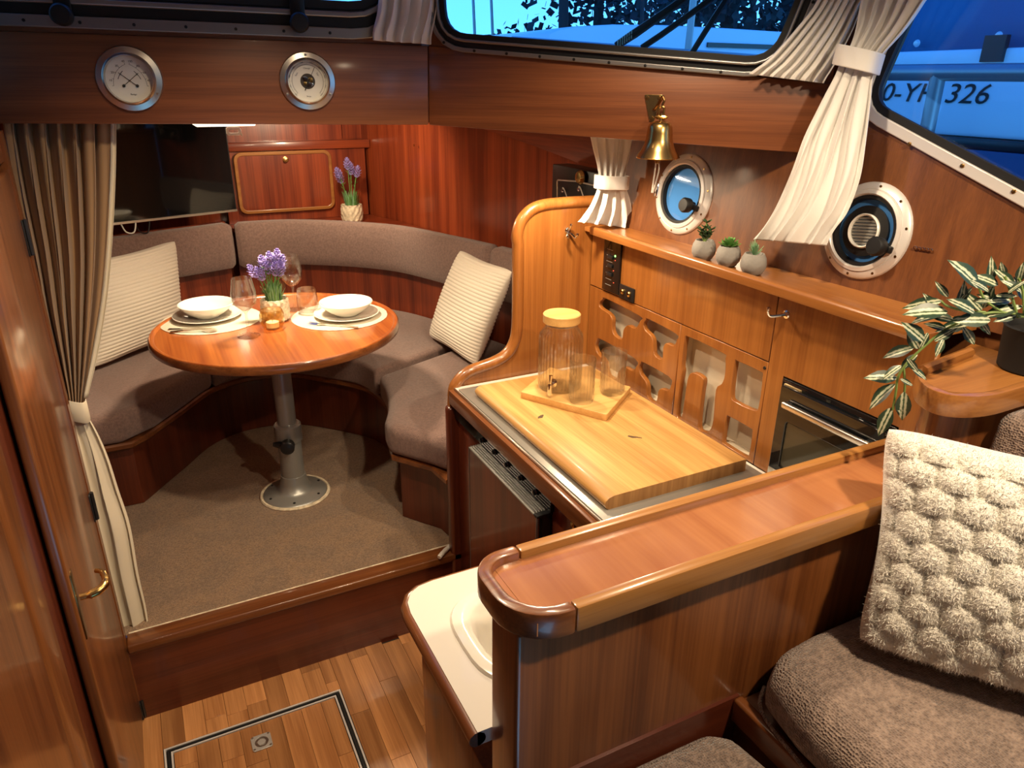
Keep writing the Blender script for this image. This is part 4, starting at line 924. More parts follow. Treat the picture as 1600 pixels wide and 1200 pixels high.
cl1, cr1 = (.013, -.0135), (-.013, -.0135)       # needle pivots
for (c, a0, a1) in ((cl1, 180, 112), (cr1, 0, 68)):
    arc_line(b, M1, c, .0455, a0, a1)
    for i in range(5):
        a = a0 + (a1 - a0) * i / 4; bar2(b, M1, (c[0] + pol(.0455, a)[0], c[1] + pol(.0455, a)[1]), (c[0] + pol(.0485, a)[0], c[1] + pol(.0485, a)[1]), .0007, .0063, .0065)
    arc_line(b, M1, c, .0375, a0 + (a1 - a0) * .3, a0 + (a1 - a0) * .75, .0012)
b.build('scale', 'ink', g1)
for i, s_ in enumerate(('10', '20', '30', '40')):
    a = 180 - 68 * (i + 1 - .35) / 3.75; p = pol(.0525, a); text(s_, .0062, M1 @ Matrix.Translation((cl1[0] + p[0] + .0015, cl1[1] + p[1], .0063)), 'ink', g1, 'numeral')
for i, s_ in enumerate(('40', '60', '80', '100')):
    a = 68 * (i + 1 - .35) / 3.75; p = pol(.0525, a); text(s_, .0062, M1 @ Matrix.Translation((cr1[0] + p[0] - .0015, cr1[1] + p[1], .0063)), 'ink', g1, 'numeral')
text('°C', .0055, M1 @ Matrix.Translation((-.016, .009, .0063)), 'ink', g1)
text('%', .0055, M1 @ Matrix.Translation((.016, .009, .0063)), 'ink', g1)
for s_, p in (('Barigo', (.003, -.0305)),): text(s_, .0048, M1 @ Matrix.Translation((p[0], p[1], .0063)), 'ink', g1)
b = MB()
for c, t_ in ((cl1, (-.0195, .0125)), (cr1, (.0190, .0120))):
    nd = bar2(MB(), M1, c, t_, .0011, .0075, .0079).build('needle', 'ink', g1)
    turned('pivot', M1 @ Matrix.Translation((c[0], c[1], .007)), [(.0032, 0), (.003, .0015), (0, .002)], 'ink', nd, 14)
turned('glass', M1, [(0, .0170), (R1 * .70, .0170), (R1 * .70, .0162), (0, .0162)], pane('gauge_glass', (1, 1, 1)), g1, 40)
g2, M2 = gauge_case('barometer', 480.5, 127, .0625, 'round steel barometer with a dial opening showing its movement')
R2 = .0625; b = MB()
for i in range(61):
    a = 225 - 270 * i / 60; L_ = .0030 if i % 10 == 0 else .0016; bar2(b, M2, pol(.0345, a), pol(.0345 + L_, a), .0005, .0063, .0065)
arc_line(b, M2, (0, 0), .0345, 225, -45, .0005, n=48); arc_line(b, M2, (0, 0), .0400, 225, -45, .0004, n=48)
b.build('scale', 'ink', g2)
for i, s_ in enumerate(('960', '970', '980', '990', '1000', '1010', '1020', '1030', '1040', '1050')):
    a = 225 - 270 * i / 9; p = pol(.0400, a); text(s_, .0036, M2 @ Matrix.Translation((p[0], p[1], .0063)) @ Matrix.Rotation(math.radians(a - 90), 4, 'Z'), 'ink', g2, 'numeral')
for s_, a in (('Rain', 148), ('Change', 90), ('Fair', 32)): p = pol(.0275, a); text(s_, .0052, M2 @ Matrix.Translation((p[0], p[1], .0063)) @ Matrix.Rotation(math.radians(a - 90), 4, 'Z'), 'ink', g2)
text('Barigo', .0040, M2 @ Matrix.Translation((0, -.032, .0063)), 'ink', g2)
mv = turned('movement', M2, [(0, .0064), (.0165, .0064), (.0165, .0068), (0, .0068)], plain('dark_movement', (.05, .04, .03), .5), g2, 30)
for i, (u_, v_, r_) in enumerate(((-.006, .005, .006), (.006, .003, .0055), (.002, -.007, .006), (-.006, -.005, .004), (.009, -.006, .003))):
    turned('cog', M2 @ Matrix.Translation((u_, v_, .0069)), [(r_, 0), (r_, .0012), (r_ * .5, .0016), (0, .0016)], 'brass' if i % 2 else 'chrome', mv, 14)
bar2(MB(), M2, (-.0065, -.0165), (.0175, .0300), .0010, .0092, .0096).build('needle', 'ink', g2)
bar2(MB(), M2, (-.008, -.0195), (.003, .004), .0020, .0086, .0090).build('set_needle', 'ink', g2)
turned('glass', M2, [(0, .0170), (R2 * .70, .0170), (R2 * .70, .0162), (0, .0162)], pane('gauge_glass_b', (1, 1, 1)), g2, 40)

# bell on its bracket
bc_ = br(1021, 166); bell = thing('ship_bell', 'small brass ship bell hanging from a bracket on the header beam', 'bell', bc_)
MBk = basis(bc_ - nR * .0005, uR, (0, 0, 1))
bkp_ = corner_round([(-.022, .024), (.020, .024), (.004, -.032), (-.006, -.032)], .006)
pb = plate('bracket_plate', bkp_, [], .003, MBk, 'brass', bell, .0006)
for p in ((-.014, .017), (.012, .017), (-.001, -.025)): turned('screw', MBk @ Matrix.Translation((p[0], p[1], .003)), [(.0045, 0), (.004, .0014), (0, .0018)], 'brass_d', pb, 12)
arm = [MBk @ V(p) for p in ((.002, -.006, .003), (.006, -.005, .014), (.014, .004, .026), (.022, .016, .034), (.026, .021, .040))]
MB().tube(spline(arm, 4), .0034, 8).build('bracket_arm', 'brass_d', bell)
hk = arm[-1]; bx = V((hk.x, hk.y, 0)) - nR * .004
sh = MB().tube(spline([V((bx.x, bx.y, hk.z)) + uR * 0, V((bx.x, bx.y, hk.z - .008)) + uR * .004, V((bx.x, bx.y, hk.z - .016)) + uR * .001, V((bx.x, bx.y, hk.z - .024))], 4), .0025, 8).build('hanger_hook', 'brass_d', bell)
zt = hk.z - .022
shk = MB().tube([V((bx.x, bx.y, zt)) - uR * .0055, V((bx.x, bx.y, zt - .024)) - uR * .0055], .0022, 6).build('shackle_side', 'brass_d', bell)
MB().tube([V((bx.x, bx.y, zt)) + uR * .0055, V((bx.x, bx.y, zt - .024)) + uR * .0055], .0022, 6).build('shackle_side', 'brass_d', bell)
MB().tube([V((bx.x, bx.y, zt)) - uR * .0055, V((bx.x, bx.y, zt + .003)), V((bx.x, bx.y, zt)) + uR * .0055], .0022, 6).build('shackle_bow', 'brass_d', bell)
MB().tube([V((bx.x, bx.y, zt - .019)) - uR * .015, V((bx.x, bx.y, zt - .019)) - uR * .009, V((bx.x, bx.y, zt - .019)) + uR * .009, V((bx.x, bx.y, zt - .019)) + uR * .015], [.0015, .0042, .0042, .0015], 8).build('shackle_pin', 'brass', bell)
zb = zt - .028; bt = br(1029, 197)
BR = .0475; BH = .074
MB().lathe([(.0035, .016), (.0035, .001), (.016, 0), (.0225, -.003), (.026, -.010), (.0275, -.022), (.029, -.036), (.032, -.048), (.038, -.060), (.045, -.069), (BR, -.074), (BR - .001, -.0755), (BR - .004, -.074), (.034, -.058), (.026, -.040), (.023, -.015), (0, -.006)], (bx.x, bx.y, zb), 44).build('bell_body', 'brass', bell)
cp_ = MB().lathe([(.0015, -.02), (.0015, -.070), (.006, -.074), (.007, -.080), (.005, -.086), (0, -.088)], (bx.x, bx.y, zb), 16).build('clapper', 'brass_d', bell)
for s_ in (-1, 1): MB().tube(spline([V((bx.x, bx.y, zb - .084)) + uR * .003 * s_, V((bx.x, bx.y, zb - .105)) + uR * .004 * s_, V((bx.x, bx.y, zb - .150)) + uR * (.001 * s_ - .006)], 4), .0018, 6).build('lanyard', 'rope', bell)

# portholes
def porthole(i, label):
    c, r = ports[i]; P = struct(thing('window_%d' % (4 + i), label, None, c)); MP = basis(c, -wu, wv)
    fr = turned('flange', MP, [(r, 0), (r, .003), (r * .97, .007), (r * .86, .011), (r * .84, .010), (r * .83, .014), (r * .76, .016), (r * .73, .013), (r * .72, .0), (r * .72, -.012)], 'alu_w' if i == 0 else 'alu_w', P, 56)
    turned('gasket', MP, [(r * .74, -.012), (r * .74, .011), (r * .66, .011), (r * .64, .004), (r * .64, -.012)], 'rubber', P, 48, True)
    turned('pane', MP, [(0, .001), (r * .66, .001), (r * .66, -.002), (0, -.002)], 'pane_d', P, 48)
    for k in range(10):
        a = k * 36 + 12; p = pol(r * .92, a); turned('screw', MP @ Matrix.Translation((p[0], p[1], .009)), [(.0028, 0), (.0026, .0008), (0, .001)], 'brass_d', fr, 8)
    a = -22; p = pol(r * .58 if i == 0 else r * .62, a)
    kn = turned('clamp_knob', MP @ Matrix.Translation((p[0], p[1], .012)), [(.010, 0), (.011, .012), (.0175, .016), (.0185, .030), (.015, .035), (0, .036)], 'rubber', P, 28)
    bar2(MB(), MP, p, pol(r * .86, a + 4), .014, .016, .026).build('clamp_arm', 'black', kn, bevel=.003)
    p = pol(r * .86, 180); h = MB(); bar2(h, MP, (p[0], .018), (p[0], -.018), .012, .008, .020); h.build('hinge', 'black' if i else 'chrome', P, bevel=.002)
    return P, MP, r
porthole(0, 'round white-rimmed porthole with blue glass behind the brass bell')
P2, MP2, r2 = porthole(1, 'larger round porthole with a vent in the middle of its glass')
vt = turned('vent_disc', MP2, [(r2 * .52, .002), (r2 * .52, .006), (r2 * .34, .008), (r2 * .34, .002)], 'rubber', P2, 44, True)
turned('vent_rim', MP2, [(r2 * .355, .006), (r2 * .355, .012), (r2 * .335, .014), (r2 * .31, .012), (r2 * .31, .004)], 'white', vt, 44, True)
for k in range(9):
    v = (-.26 + .52 * k / 8) * r2; h = math.sqrt(max(0, (.31 * r2) ** 2 - v * v)); b = MB(); bar2(b, MP2 @ Matrix.Rotation(.12, 4, 'Z'), (-h, v), (h, v), .0045, .004, .007); b.build('louvre', 'greymet', vt)

# hooks
def hook(px, py, plane, label, arms, mt='chrome'):
    c, M4 = plane; h = thing('coat_hook', label, 'hook', c, 'coat hooks')
    pb = turned('rose', M4, [(.009, 0), (.009, .002), (.006, .004), (0, .005)], mt, h, 18)
    for k, path in enumerate(arms):
        pts = [M4 @ V(p) for p in path]; sp_ = spline(pts, 4); n_ = len(sp_)
        MB().tube(sp_, [.0032] * n_, 8).build('prong', mt, h)
        MB().lathe([(0, -.0045), (.0036, -.0035), (.0046, 0), (.0036, .0035), (0, .0045)], pts[-1], 10).build('prong_tip', mt, h)
MD = lambda px, py: (ony(px, py, 1.767), basis(ony(px, py, 1.767), (1, 0, 0), (0, 0, 1)))
hook(888, 362, MD(887, 360), 'chrome double coat hook on the galley bulkhead', [((0, -.004, .003), (-.007, -.010, .012), (-.014, -.017, .018), (-.015, -.012, .026)), ((0, -.004, .003), (.007, -.010, .012), (.014, -.017, .018), (.016, -.008, .026)), ((0, 0, .003), (0, .010, .012), (0, .018, .016))])
MX = lambda px, py: (onx(px, py, XS), basis(onx(px, py, XS), (0, -1, 0), (0, 0, 1)))
hook(1225, 490, MX(1229, 491), 'small chrome hook under the ledge right of the cutout doors', [((0, 0, .003), (-.010, -.004, .016), (-.018, -.005, .026), (-.021, .004, .030), (-.021, .010, .030))])
cw = onw(1440, 389, .002); ch = thing('chain_catch', 'tiny chrome chain catch on the wall right of the vented porthole', 'catch', cw)
for k in range(5):
    q = onw(1430 + 6 * k, 387 + .9 * k, .004); MB().tube([q + V((0, .0035 * math.cos(t), .0022 * math.sin(t))) for t in [j * PI / 4 for j in range(8)]], .0011, 6, True).build('link', 'chrome', ch)
# black switch panel and sockets
def panel_on(pxs, d=.004):
    return [onx(*p, XS - .0005) for p in pxs]
sp = thing('switch_panel', 'tall black switch panel with a glowing green light under the ledge', 'switch panel', onx(957, 455, XS))
A = sx_yz([(947, 377), (973, 384), (969, 462), (943, 450)]); y_hi = (A[0][0] + A[3][0]) / 2; y_lo = (A[1][0] + A[2][0]) / 2; zt_ = 1.203; zb_ = (A[2][1] + A[3][1]) / 2
MB().box((XS - .006, y_lo, zb_), (XS - .0005, y_hi, zt_)).build('plate', 'gloss_black', sp, bevel=.001)
hh = zt_ - zb_; yy = (y_lo + y_hi) / 2; wy = y_hi - y_lo
for k, (f, g, mt_, s_) in enumerate(((.70, .30, 'led_g', .0032), (.62, .28, 'led_r', .0012), (.42, .35, 'led_r', .0014), (.20, .3, 'led_r', .0012))):
    MB().lathe([(s_, 0), (s_ * .8, .0012), (0, .0016)], (XS - .006, y_lo + wy * g, zb_ + hh * f), 12, Matrix.Rotation(-PI / 2, 3, 'Y')).build('indicator', mt_, sp)
for k in range(7):
    z = zb_ + hh * (.12 + .11 * k); MB().box((XS - .0064, y_lo + wy * .45, z), (XS - .0059, y_lo + wy * .8, z + .0012)).build('caption', plain('grey_print', (.25, .24, .22), .6) if k == 0 else 'greymet', sp)
for k in range(3): MB().box((XS - .011, y_lo + wy * .40, zb_ + hh * (.30 + .16 * k)), (XS - .006, y_lo + wy * .68, zb_ + hh * (.30 + .16 * k) + .010)).build('rocker', 'black', sp, bevel=.0012)
so = thing('power_socket', 'small black double power socket beside the tall switch panel', 'socket', onx(980, 458, XS))
B = sx_yz([(969, 444), (993, 453), (991, 471), (967, 462)]); ya, yb_ = sorted((B[0][0], B[1][0])); za, zb2 = min(B[2][1], B[3][1]), max(B[0][1], B[1][1])
MB().box((XS - .005, ya, zb_ - .004), (XS - .0005, y_lo - .001, zb_ + .034)).build('plate', 'black', so, bevel=.0012)
wy2 = y_lo - .001 - ya
for f in (.28, .72): MB().lathe([(.0078, 0), (.0078, .004), (.006, .006), (.006, .002), (0, .002)], (XS - .005, ya + wy2 * f, zb_ + .016), 18, Matrix.Rotation(-PI / 2, 3, 'Y')).build('outlet', 'brass_d', so)
# radio rack on the hull side behind the bulkhead
rk = thing('instrument_rack', 'dark instrument box with a bent wire guard behind the bulkhead top', 'instrument box', onx(898, 300, 1.24))
q = [onx(863, 262, 1.235), onx(932, 300, 1.235)]; ry0, ry1 = min(q[0].y, q[1].y), max(q[0].y, q[1].y)
MB().box((1.235, ry0, 1.24), (1.30, ry1, onx(898, 263, 1.235).z)).build('case', 'black', rk, bevel=.004)
g0, g1_ = onx(871, 318, 1.228), onx(871, 281, 1.228); g2_, g3 = onx(900, 283, 1.226), onx(935, 291, 1.226)
MB().tube([g0, g1_ - V((0, 0, .004)), g1_ + V((0, -.004, 0)), g2_, g3], .0028, 8).build('wire_guard', 'steel', rk)
lq = onx(908, 277, 1.226); MB().lathe([(.022, 0), (.022, .004), (.016, .012), (0, .015)], lq, 20, Matrix.Rotation(-PI / 2, 3, 'Y')).build('dome_lamp', 'brass', rk)
for p in ((881, 298), (906, 296)):
    q = onx(*p, 1.232); MB().tube(spline([q, q + V((-.008, -.006, .010)), q + V((-.01, -.020, .006)), q + V((-.004, -.030, -.02))], 5), .0018, 6).build('wire', 'white', rk)
    MB().lathe([(.007, 0), (.006, .006), (0, .008)], q, 12, Matrix.Rotation(-PI / 2, 3, 'Y')).build('toggle', 'chrome', rk)
# strip lamp under the dinette deckhead
ll = thing('strip_lamp', 'flat white strip lamp with a pull switch under the deckhead over the dinette', 'lamp', (.33, 2.40, 1.50))
a0, a1 = ony(306, 198.5, 2.34), ony(400, 198.5, 2.34)
MB().box((a0.x, 2.34, a0.z), (a1.x, 2.46, a0.z + .022)).build('housing', 'lampw', ll, bevel=.004)
MB().box(((a0.x + a1.x) / 2 - .06, 2.385, a0.z + .022), ((a0.x + a1.x) / 2 + .06, 2.415, 1.552)).build('mount', 'white', ll)
s0 = ony(352, 203, 2.335); plate('switch', rrect(.040, .022, .006, 4, s0.x + .022, s0.z - .004), [rrect(.026, .009, .003, 3, s0.x + .022, s0.z - .004)], .006, basis((0, 2.333, 0), (1, 0, 0), (0, 0, 1), (0, 1, 0)), 'white', ll, .001)
MB().tube([V((s0.x + .041, 2.334, s0.z)), V((s0.x + .043, 2.334, s0.z - .018))], .0018, 6).build('pull', 'white', ll)
# rope end by the bulkhead foot
rp = thing('rope_end', 'frayed white rope end lying on the step beside the bulkhead', 'rope', (.69, 1.79, .253))
ra, rb = onz(686, 871, .257), onz(703, 853, .259)
MB().tube(spline([ra, ra.lerp(rb, .4) + V((0, 0, .002)), rb, rb + (rb - ra) * .2], 4), [.0065, .0075, .007, .0075, .007, .0075, .007, .0065, .007, .006, .006, .005, .004], 10).build('rope', 'rope', rp)

# ================================================================ TABLEWARE
ZTB = .865
def on_table(px, py, dz=0): return onz(px, py, ZTB + dz)
def solid_lathe(name, prof, mt, parent=None, n=48, c=(0, 0, 0), mod=None): return MB().lathe(prof, c, n, mod=mod).build(name, mt, parent, origin=None)
def place_setting(cx, cy, side):
    m_ = V((cx, cy, ZTB)); b = MB(); n = 96; vs = []; fs = []; rings = [0, .03, .06, .09, .12, .145, .155]
    b.lathe([(0, .0005), (.154, .0005), (.156, .0015), (.154, .003), (0, .003)], m_, 96, mod=lambda r, t, z: r * (1 + (.008 if r > .15 and int(t * 96 / (2 * PI)) % 2 else 0)))
    o = b.build('placemat', plain('cream_woven_mat', (.72, .66, .52), .85, bump=.8, bscale=420)); tag(o, 'round cream woven placemat ' + ('nearest the port curtain' if side else 'nearest the starboard pillow'), 'placemat', 'placemats on the round table')
    return m_
mL = on_table(331, 500); mR = on_table(531, 494)
place_setting(mL.x, mL.y, 1); place_setting(mR.x, mR.y, 0)
def dish(px, py, lab_p, lab_b):
    c = on_table(px, py, .003)
    p = MB().lathe([(0, 0), (.060, 0), (.064, .002), (.085, .006), (.106, .012), (.1075, .0135), (.106, .015), (.084, .009), (.064, .006), (.060, .0045), (0, .0045)], c, 64).build('dinner_plate', 'porc'); tag(p, lab_p, 'plate', 'dinner plates')
    c2 = c + V((.0, .0, .0055))
    b = MB().lathe([(0, 0), (.038, 0), (.040, .003), (.060, .014), (.078, .030), (.086, .041), (.0875, .043), (.086, .0445), (.082, .043), (.074, .031), (.056, .016), (.036, .007), (0, .006)], c2, 64).build('soup_bowl', 'porc'); tag(b, lab_b, 'bowl', 'soup bowls')
dish(325, 496, 'cream dinner plate under the bowl on the port placemat', 'cream soup bowl on the plate nearest the port curtain')
dish(542, 493, 'cream dinner plate under the bowl on the starboard placemat', 'cream soup bowl on the plate nearest the starboard pillow')
def wine(px, py, lab, hh=.182, rb=.037):
    c = on_table(px, py); s_ = hh / .182; r = rb
    prof = [(0, 0), (.034, 0), (.0345, .0015), (.020, .0035), (.006, .008), (.0036, .02), (.0034, .070 * s_), (.006, .078 * s_), (.018, .088 * s_), (r - .004, .104 * s_), (r, .120 * s_), (r - .001, .140 * s_), (r - .008, hh - .002), (r - .0085, hh), (r - .0095, hh - .002), (r - .0022, .140 * s_), (r - .0012, .120 * s_), (r - .0055, .105 * s_), (.017, .0895 * s_), (.004, .081 * s_), (0, .080 * s_)]
    o = MB().lathe(prof, c, 40).build('wine_glass', 'glass'); tag(o, lab, 'glass', 'wine glasses')
wine(389, 525, 'stemmed wine glass standing in front of the lavender on the table'); wine(461, 484, 'stemmed wine glass standing behind the water tumbler', .188, .036)
c = on_table(482, 489, .003); o = MB().lathe([(0, 0), (.026, 0), (.030, .004), (.0355, .028), (.0345, .055), (.0300, .084), (.0295, .085), (.0288, .084), (.0332, .055), (.0342, .028), (.029, .007), (0, .006)], c, 40).build('tumbler', 'glass'); tag(o, 'stemless water tumbler on the starboard placemat', 'glass')
c = on_table(427, 513); ca_ = thing('tealight_holder', 'amber glass tealight holder with a white candle', 'candle holder', c)
MB().lathe([(0, 0), (.024, 0), (.030, .004), (.039, .026), (.038, .048), (.033, .062), (.0322, .063), (.0315, .062), (.0365, .048), (.0375, .026), (.028, .007), (0, .006)], c, 40).build('glass', 'amber', ca_)
tl_ = MB().lathe([(0, .0065), (.0195, .0065), (.0195, .022), (.018, .0225), (.017, .020), (0, .020)], c, 28).build('tealight', 'wax', ca_)
MB().tube([c + V((0, 0, .02)), c + V((.0005, 0, .028))], .0008, 6).build('wick', 'ink', tl_)
def cutlery(kind, p, q, lab):
    p, q = V(p), V(q); d = (q - p).normalized(); n_ = V((-d.y, d.x, 0)); L_ = (q - p).length; o = MB(); up = V((0, 0, 1))
    def prof_(ws, zs):
        vs = []
        for (t, w_), z in zip(ws, zs):
            c_ = p + d * (t * L_); vs += [c_ + n_ * w_ + up * (z + .0006), c_ - n_ * w_ + up * (z + .0006), c_ - n_ * w_ + up * (z - .0008), c_ + n_ * w_ + up * (z - .0008)]
        k = len(ws); o.add(vs, [(i * 4 + j, (i + 1) * 4 + j, (i + 1) * 4 + (j + 1) % 4, i * 4 + (j + 1) % 4) for i in range(k - 1) for j in range(4)] + [(3, 2, 1, 0), tuple((k - 1) * 4 + j for j in range(4))])
    hz_ = .0012
    if kind == 'knife': prof_([(0, .006), (.03, .007), (.4, .0055), (.5, .005), (.55, .008), (.9, .0085), (1, .001)], [hz_] * 7)
    elif kind == 'spoon': prof_([(0, .0045), (.03, .006), (.3, .004), (.62, .0028), (.70, .006), (.80, .015), (.88, .017), (.95, .013), (1, .002)], [hz_, hz_, hz_ + .003, hz_ + .003, hz_ + .002, hz_, hz_, hz_ + .001, hz_ + .003])
    else:
        prof_([(0, .0045), (.03, .006), (.3, .004), (.62, .0028), (.70, .006), (.76, .0105), (.82, .0105)], [hz_, hz_, hz_ + .003, hz_ + .003, hz_ + .002, hz_ + .001, hz_])
        for k in range(4):
            off = n_ * (-.009 + .006 * k); o.tube([p + d * (.81 * L_) + off + up * hz_, p + d * (.92 * L_) + off + up * (hz_ + .001), p + d * L_ + off + up * (hz_ + .003)], [.0014, .0013, .0007], 6)
    m2 = o.build(kind, 'chrome'); tag(m2, lab, kind, 'cutlery on the table')
zc_ = .0042
cutlery('knife', on_table(263, 515, zc_), on_table(338, 514, zc_), 'steel knife on the front edge of the port placemat')
cutlery('spoon', on_table(266, 519, zc_), on_table(341, 517, zc_) , 'steel spoon beside the knife on the port placemat')
cutlery('fork', on_table(560, 512, zc_), on_table(482, 506, zc_), 'steel fork on the front edge of the starboard placemat')
# lavender pots
def lavender(c, label, seed, flowers, s=1.0):
    c = V(c); rr = random.Random(seed); L_ = thing('lavender_pot', label, 'potted plant', c, 'lavender in woven pots')
    def wv_(r, t, z): return r + .0026 * math.sin(t * 12 + (0 if int(z * 320) % 2 else PI)) if r > .03 * s else r
    prof = [(0, 0), (.036, 0), (.041, .004)] + [(.043 + .003 * math.sin(PI * k / 14), .004 + .0048 * k) for k in range(1, 15)] + [(.0425, .0735), (.040, .074), (.036, .066), (0, .064)]
    MB().lathe([(r * s, z * s) for r, z in prof], c, 72, mod=wv_).build('woven_pot', 'straw', L_)
    b = MB(); b2 = MB()
    for k in range(150):
        a = rr.uniform(0, 2 * PI); r0 = .028 * s * math.sqrt(rr.random()); p0 = c + V((r0 * math.cos(a), r0 * math.sin(a), .064 * s)); h = rr.uniform(.03, .075) * s
        out = V((math.cos(a), math.sin(a), 0)) * rr.uniform(.003, .022) * s; p1 = p0 + V((0, 0, h * .6)) + out * .4; p2 = p0 + V((0, 0, h)) + out
        sd_ = V((-math.sin(a), math.cos(a), 0)) * .0022 * s
        (b if k % 3 else b2).add([p0 - sd_ * .6, p0 + sd_ * .6, p1 + sd_, p1 - sd_, p2], [(0, 1, 2, 3), (3, 2, 4)])
    b.build('foliage', 'leaf_s', L_)['kind'] = 'stuff'; b2.build('foliage', 'leaf_g', L_)['kind'] = 'stuff'
    for (dx, dy, h) in flowers:
        top = c + V((dx * s, dy * s, h * s)); base = c + V((dx * .25 * s, dy * .25 * s, .064 * s)); mid = base.lerp(top, .55) + V((-dx * .1 * s, 0, .004))
        sp_ = spline([base, mid, top - (top - mid).normalized() * .035 * s], 5); st_ = MB().tube(sp_, .0015 * s, 6); lv = MB()
        ax = (top - mid).normalized()
        for k in range(7):
            q = sp_[min(len(sp_) - 1, 2 + k)]; a = rr.uniform(0, 2 * PI); o_ = V((math.cos(a), math.sin(a), .7)).normalized() * .020 * s; sd_ = ax.cross(o_).normalized() * .003 * s
            st_.add([q, q + o_ * .5 + sd_, q + o_, q + o_ * .5 - sd_], [(0, 1, 2, 3)])
        fs_ = st_.build('stem', 'leaf_g', L_)
        fl_b = MB(); u_ = ax.cross(V((0, 0, 1))).normalized() if abs(ax.z) < .99 else V((1, 0, 0)); w2 = ax.cross(u_)
        for ring in range(9):
            t = ring / 8; rad = (.004 + .016 * math.sin(PI * (1 - t) * .75 + .15)) * s * (1.0 if ring % 2 else .8); ce = top - ax * (.044 * (1 - t)) * s
            for k in range(7):
                a = 2 * PI * k / 7 + ring * .45; d = u_ * math.cos(a) + w2 * math.sin(a); q = ce + d * rad * .5; tip = ce + d * rad + ax * .006 * s; sd_ = ax.cross(d) * .0042 * s
                fl_b.add([q - ax * .002 * s, q + sd_ + ax * .002 * s + d * rad * .25, tip, q - sd_ + ax * .002 * s + d * rad * .25, q + d * rad * .3 + ax * .005 * s], [(0, 1, 4), (1, 2, 4), (2, 3, 4), (3, 0, 4)])
        fl_b.build('flower_spike', 'lav', fs_, smooth=False)
lavender(on_table(432, 499, .001), 'lavender in a woven pot at the centre of the round table', 3, [(-.066, .0, .190), (-.026, -.004, .218), (.002, .006, .226), (.028, -.002, .234), (.044, .006, .212), (-.010, .012, .200), (.016, -.014, .196), (-.044, -.01, .182), (.036, -.012, .192)], .97)
lc = onz(551, 346, .956); lavender((lc.x, lc.y, .956), 'lavender in a woven pot on the corner shelf beside the cabinet', 8, [(-.055, -.01, .225), (-.005, 0, .262), (.012, .006, .240), (.040, .0, .228), (-.045, .012, .205)], 1.12)
# ================================================================ GALLEY ITEMS
zbT = .834; A_, B_, C_ = onz(813, 612, .852), onz(948, 648, .852), onz(986, 604, .852); D_ = A_ + C_ - B_
ctr4 = (A_ + C_) / 2
tr = thing('bamboo_tray', 'small square bamboo board under the drink dispenser and glasses', 'serving board', (ctr4.x, ctr4.y, zbT))
tp = corner_round([(p.x, p.y) for p in (A_, B_, C_, D_)], .006, 3)
MB().prism(tp, 'z', zbT, .852).build('board', 'bamboo', tr, bevel=.002)
ZTR = .852
dc = onz(874, 604, ZTR)
dp_ = thing('drink_dispenser', 'ribbed clear glass drink dispenser with a wooden lid and chrome tap', 'dispenser', dc)
rib = lambda r, t, z: r * (1 + (.020 * math.cos(t * 34) if r > .045 else .006 * math.cos(t * 34)))
RB = .0565; HB = .178
MB().lathe([(0, 0), (RB - .006, 0), (RB - .001, .005), (RB, .02), (RB, .135), (RB - .003, .150), (RB - .012, .163), (RB - .016, .170), (RB - .016, HB), (RB - .0185, HB), (RB - .0185, .170), (RB - .0145, .161), (RB - .0055, .149), (RB - .003, .135), (RB - .003, .02), (RB - .006, .008), (0, .006)], dc, 136, mod=rib).build('jar', 'water', dp_)
MB().lathe([(0, HB + .0005), (RB - .010, HB + .0005), (RB - .0085, HB + .002), (RB - .0085, HB + .022), (RB - .0105, HB + .024), (0, HB + .024)], dc, 48).build('lid', 'bamboo', dp_)
MB().lathe([(RB - .020, HB - .006), (RB - .0188, HB - .006), (RB - .0188, HB), (RB - .020, HB)], dc, 40, close=True).build('lid_seal', 'white', dp_)
td = (V((CAM.x, CAM.y, 0)) - V((dc.x, dc.y, 0))).normalized(); td = (td + V((-.55, -.1, 0))).normalized(); tp0 = dc + td * RB + V((0, 0, .032))
tap = MB().tube([tp0 - td * .003, tp0 + td * .004, tp0 + td * .005, tp0 + td * .026], [.011, .011, .006, .006], 16).build('tap_body', 'chrome', dp_)
MB().tube([tp0 + td * .022 + V((0, 0, .004)), tp0 + td * .024 - V((0, 0, .018)), tp0 + td * .024 - V((0, 0, .024))], [.006, .006, .005], 14).build('tap_spout', 'chrome', tap)
MB().tube([tp0 + td * .022 + V((0, 0, .004)), tp0 + td * .022 + V((0, 0, .014)), tp0 + td * .020 + V((0, 0, .028))], [.0035, .004, .0055], 10).build('tap_lever', 'chrome', tap)
def rglass(px, py, lab, hh=.116, r=.032):
    c = onz(px, py, ZTR); g = lambda q, t, z: q * (1 + (.03 * math.cos(t * 22) * (1 if z < .078 and q > .02 else 0)))
    prof = [(0, 0), (r - .006, 0), (r - .003, .003)]
    for k in range(9): prof.append((r - .002 + .0018 * abs(math.sin(k * PI / 2)), .008 + k * .0085))
    prof += [(r, .082), (r + .001, hh - .002), (r + .0005, hh), (r - .0010, hh - .002), (r - .002, .082), (r - .0045, .012), (0, .010)]
    o = MB().lathe(prof, c, 88, mod=g).build('ribbed_tumbler', 'glass'); tag(o, lab, 'glass', 'ribbed tumblers on the bamboo board')
rglass(908, 627, 'ribbed glass tumbler in front, nearer the bamboo board corner'); rglass(956, 614, 'ribbed glass tumbler behind, nearer the cutout doors')
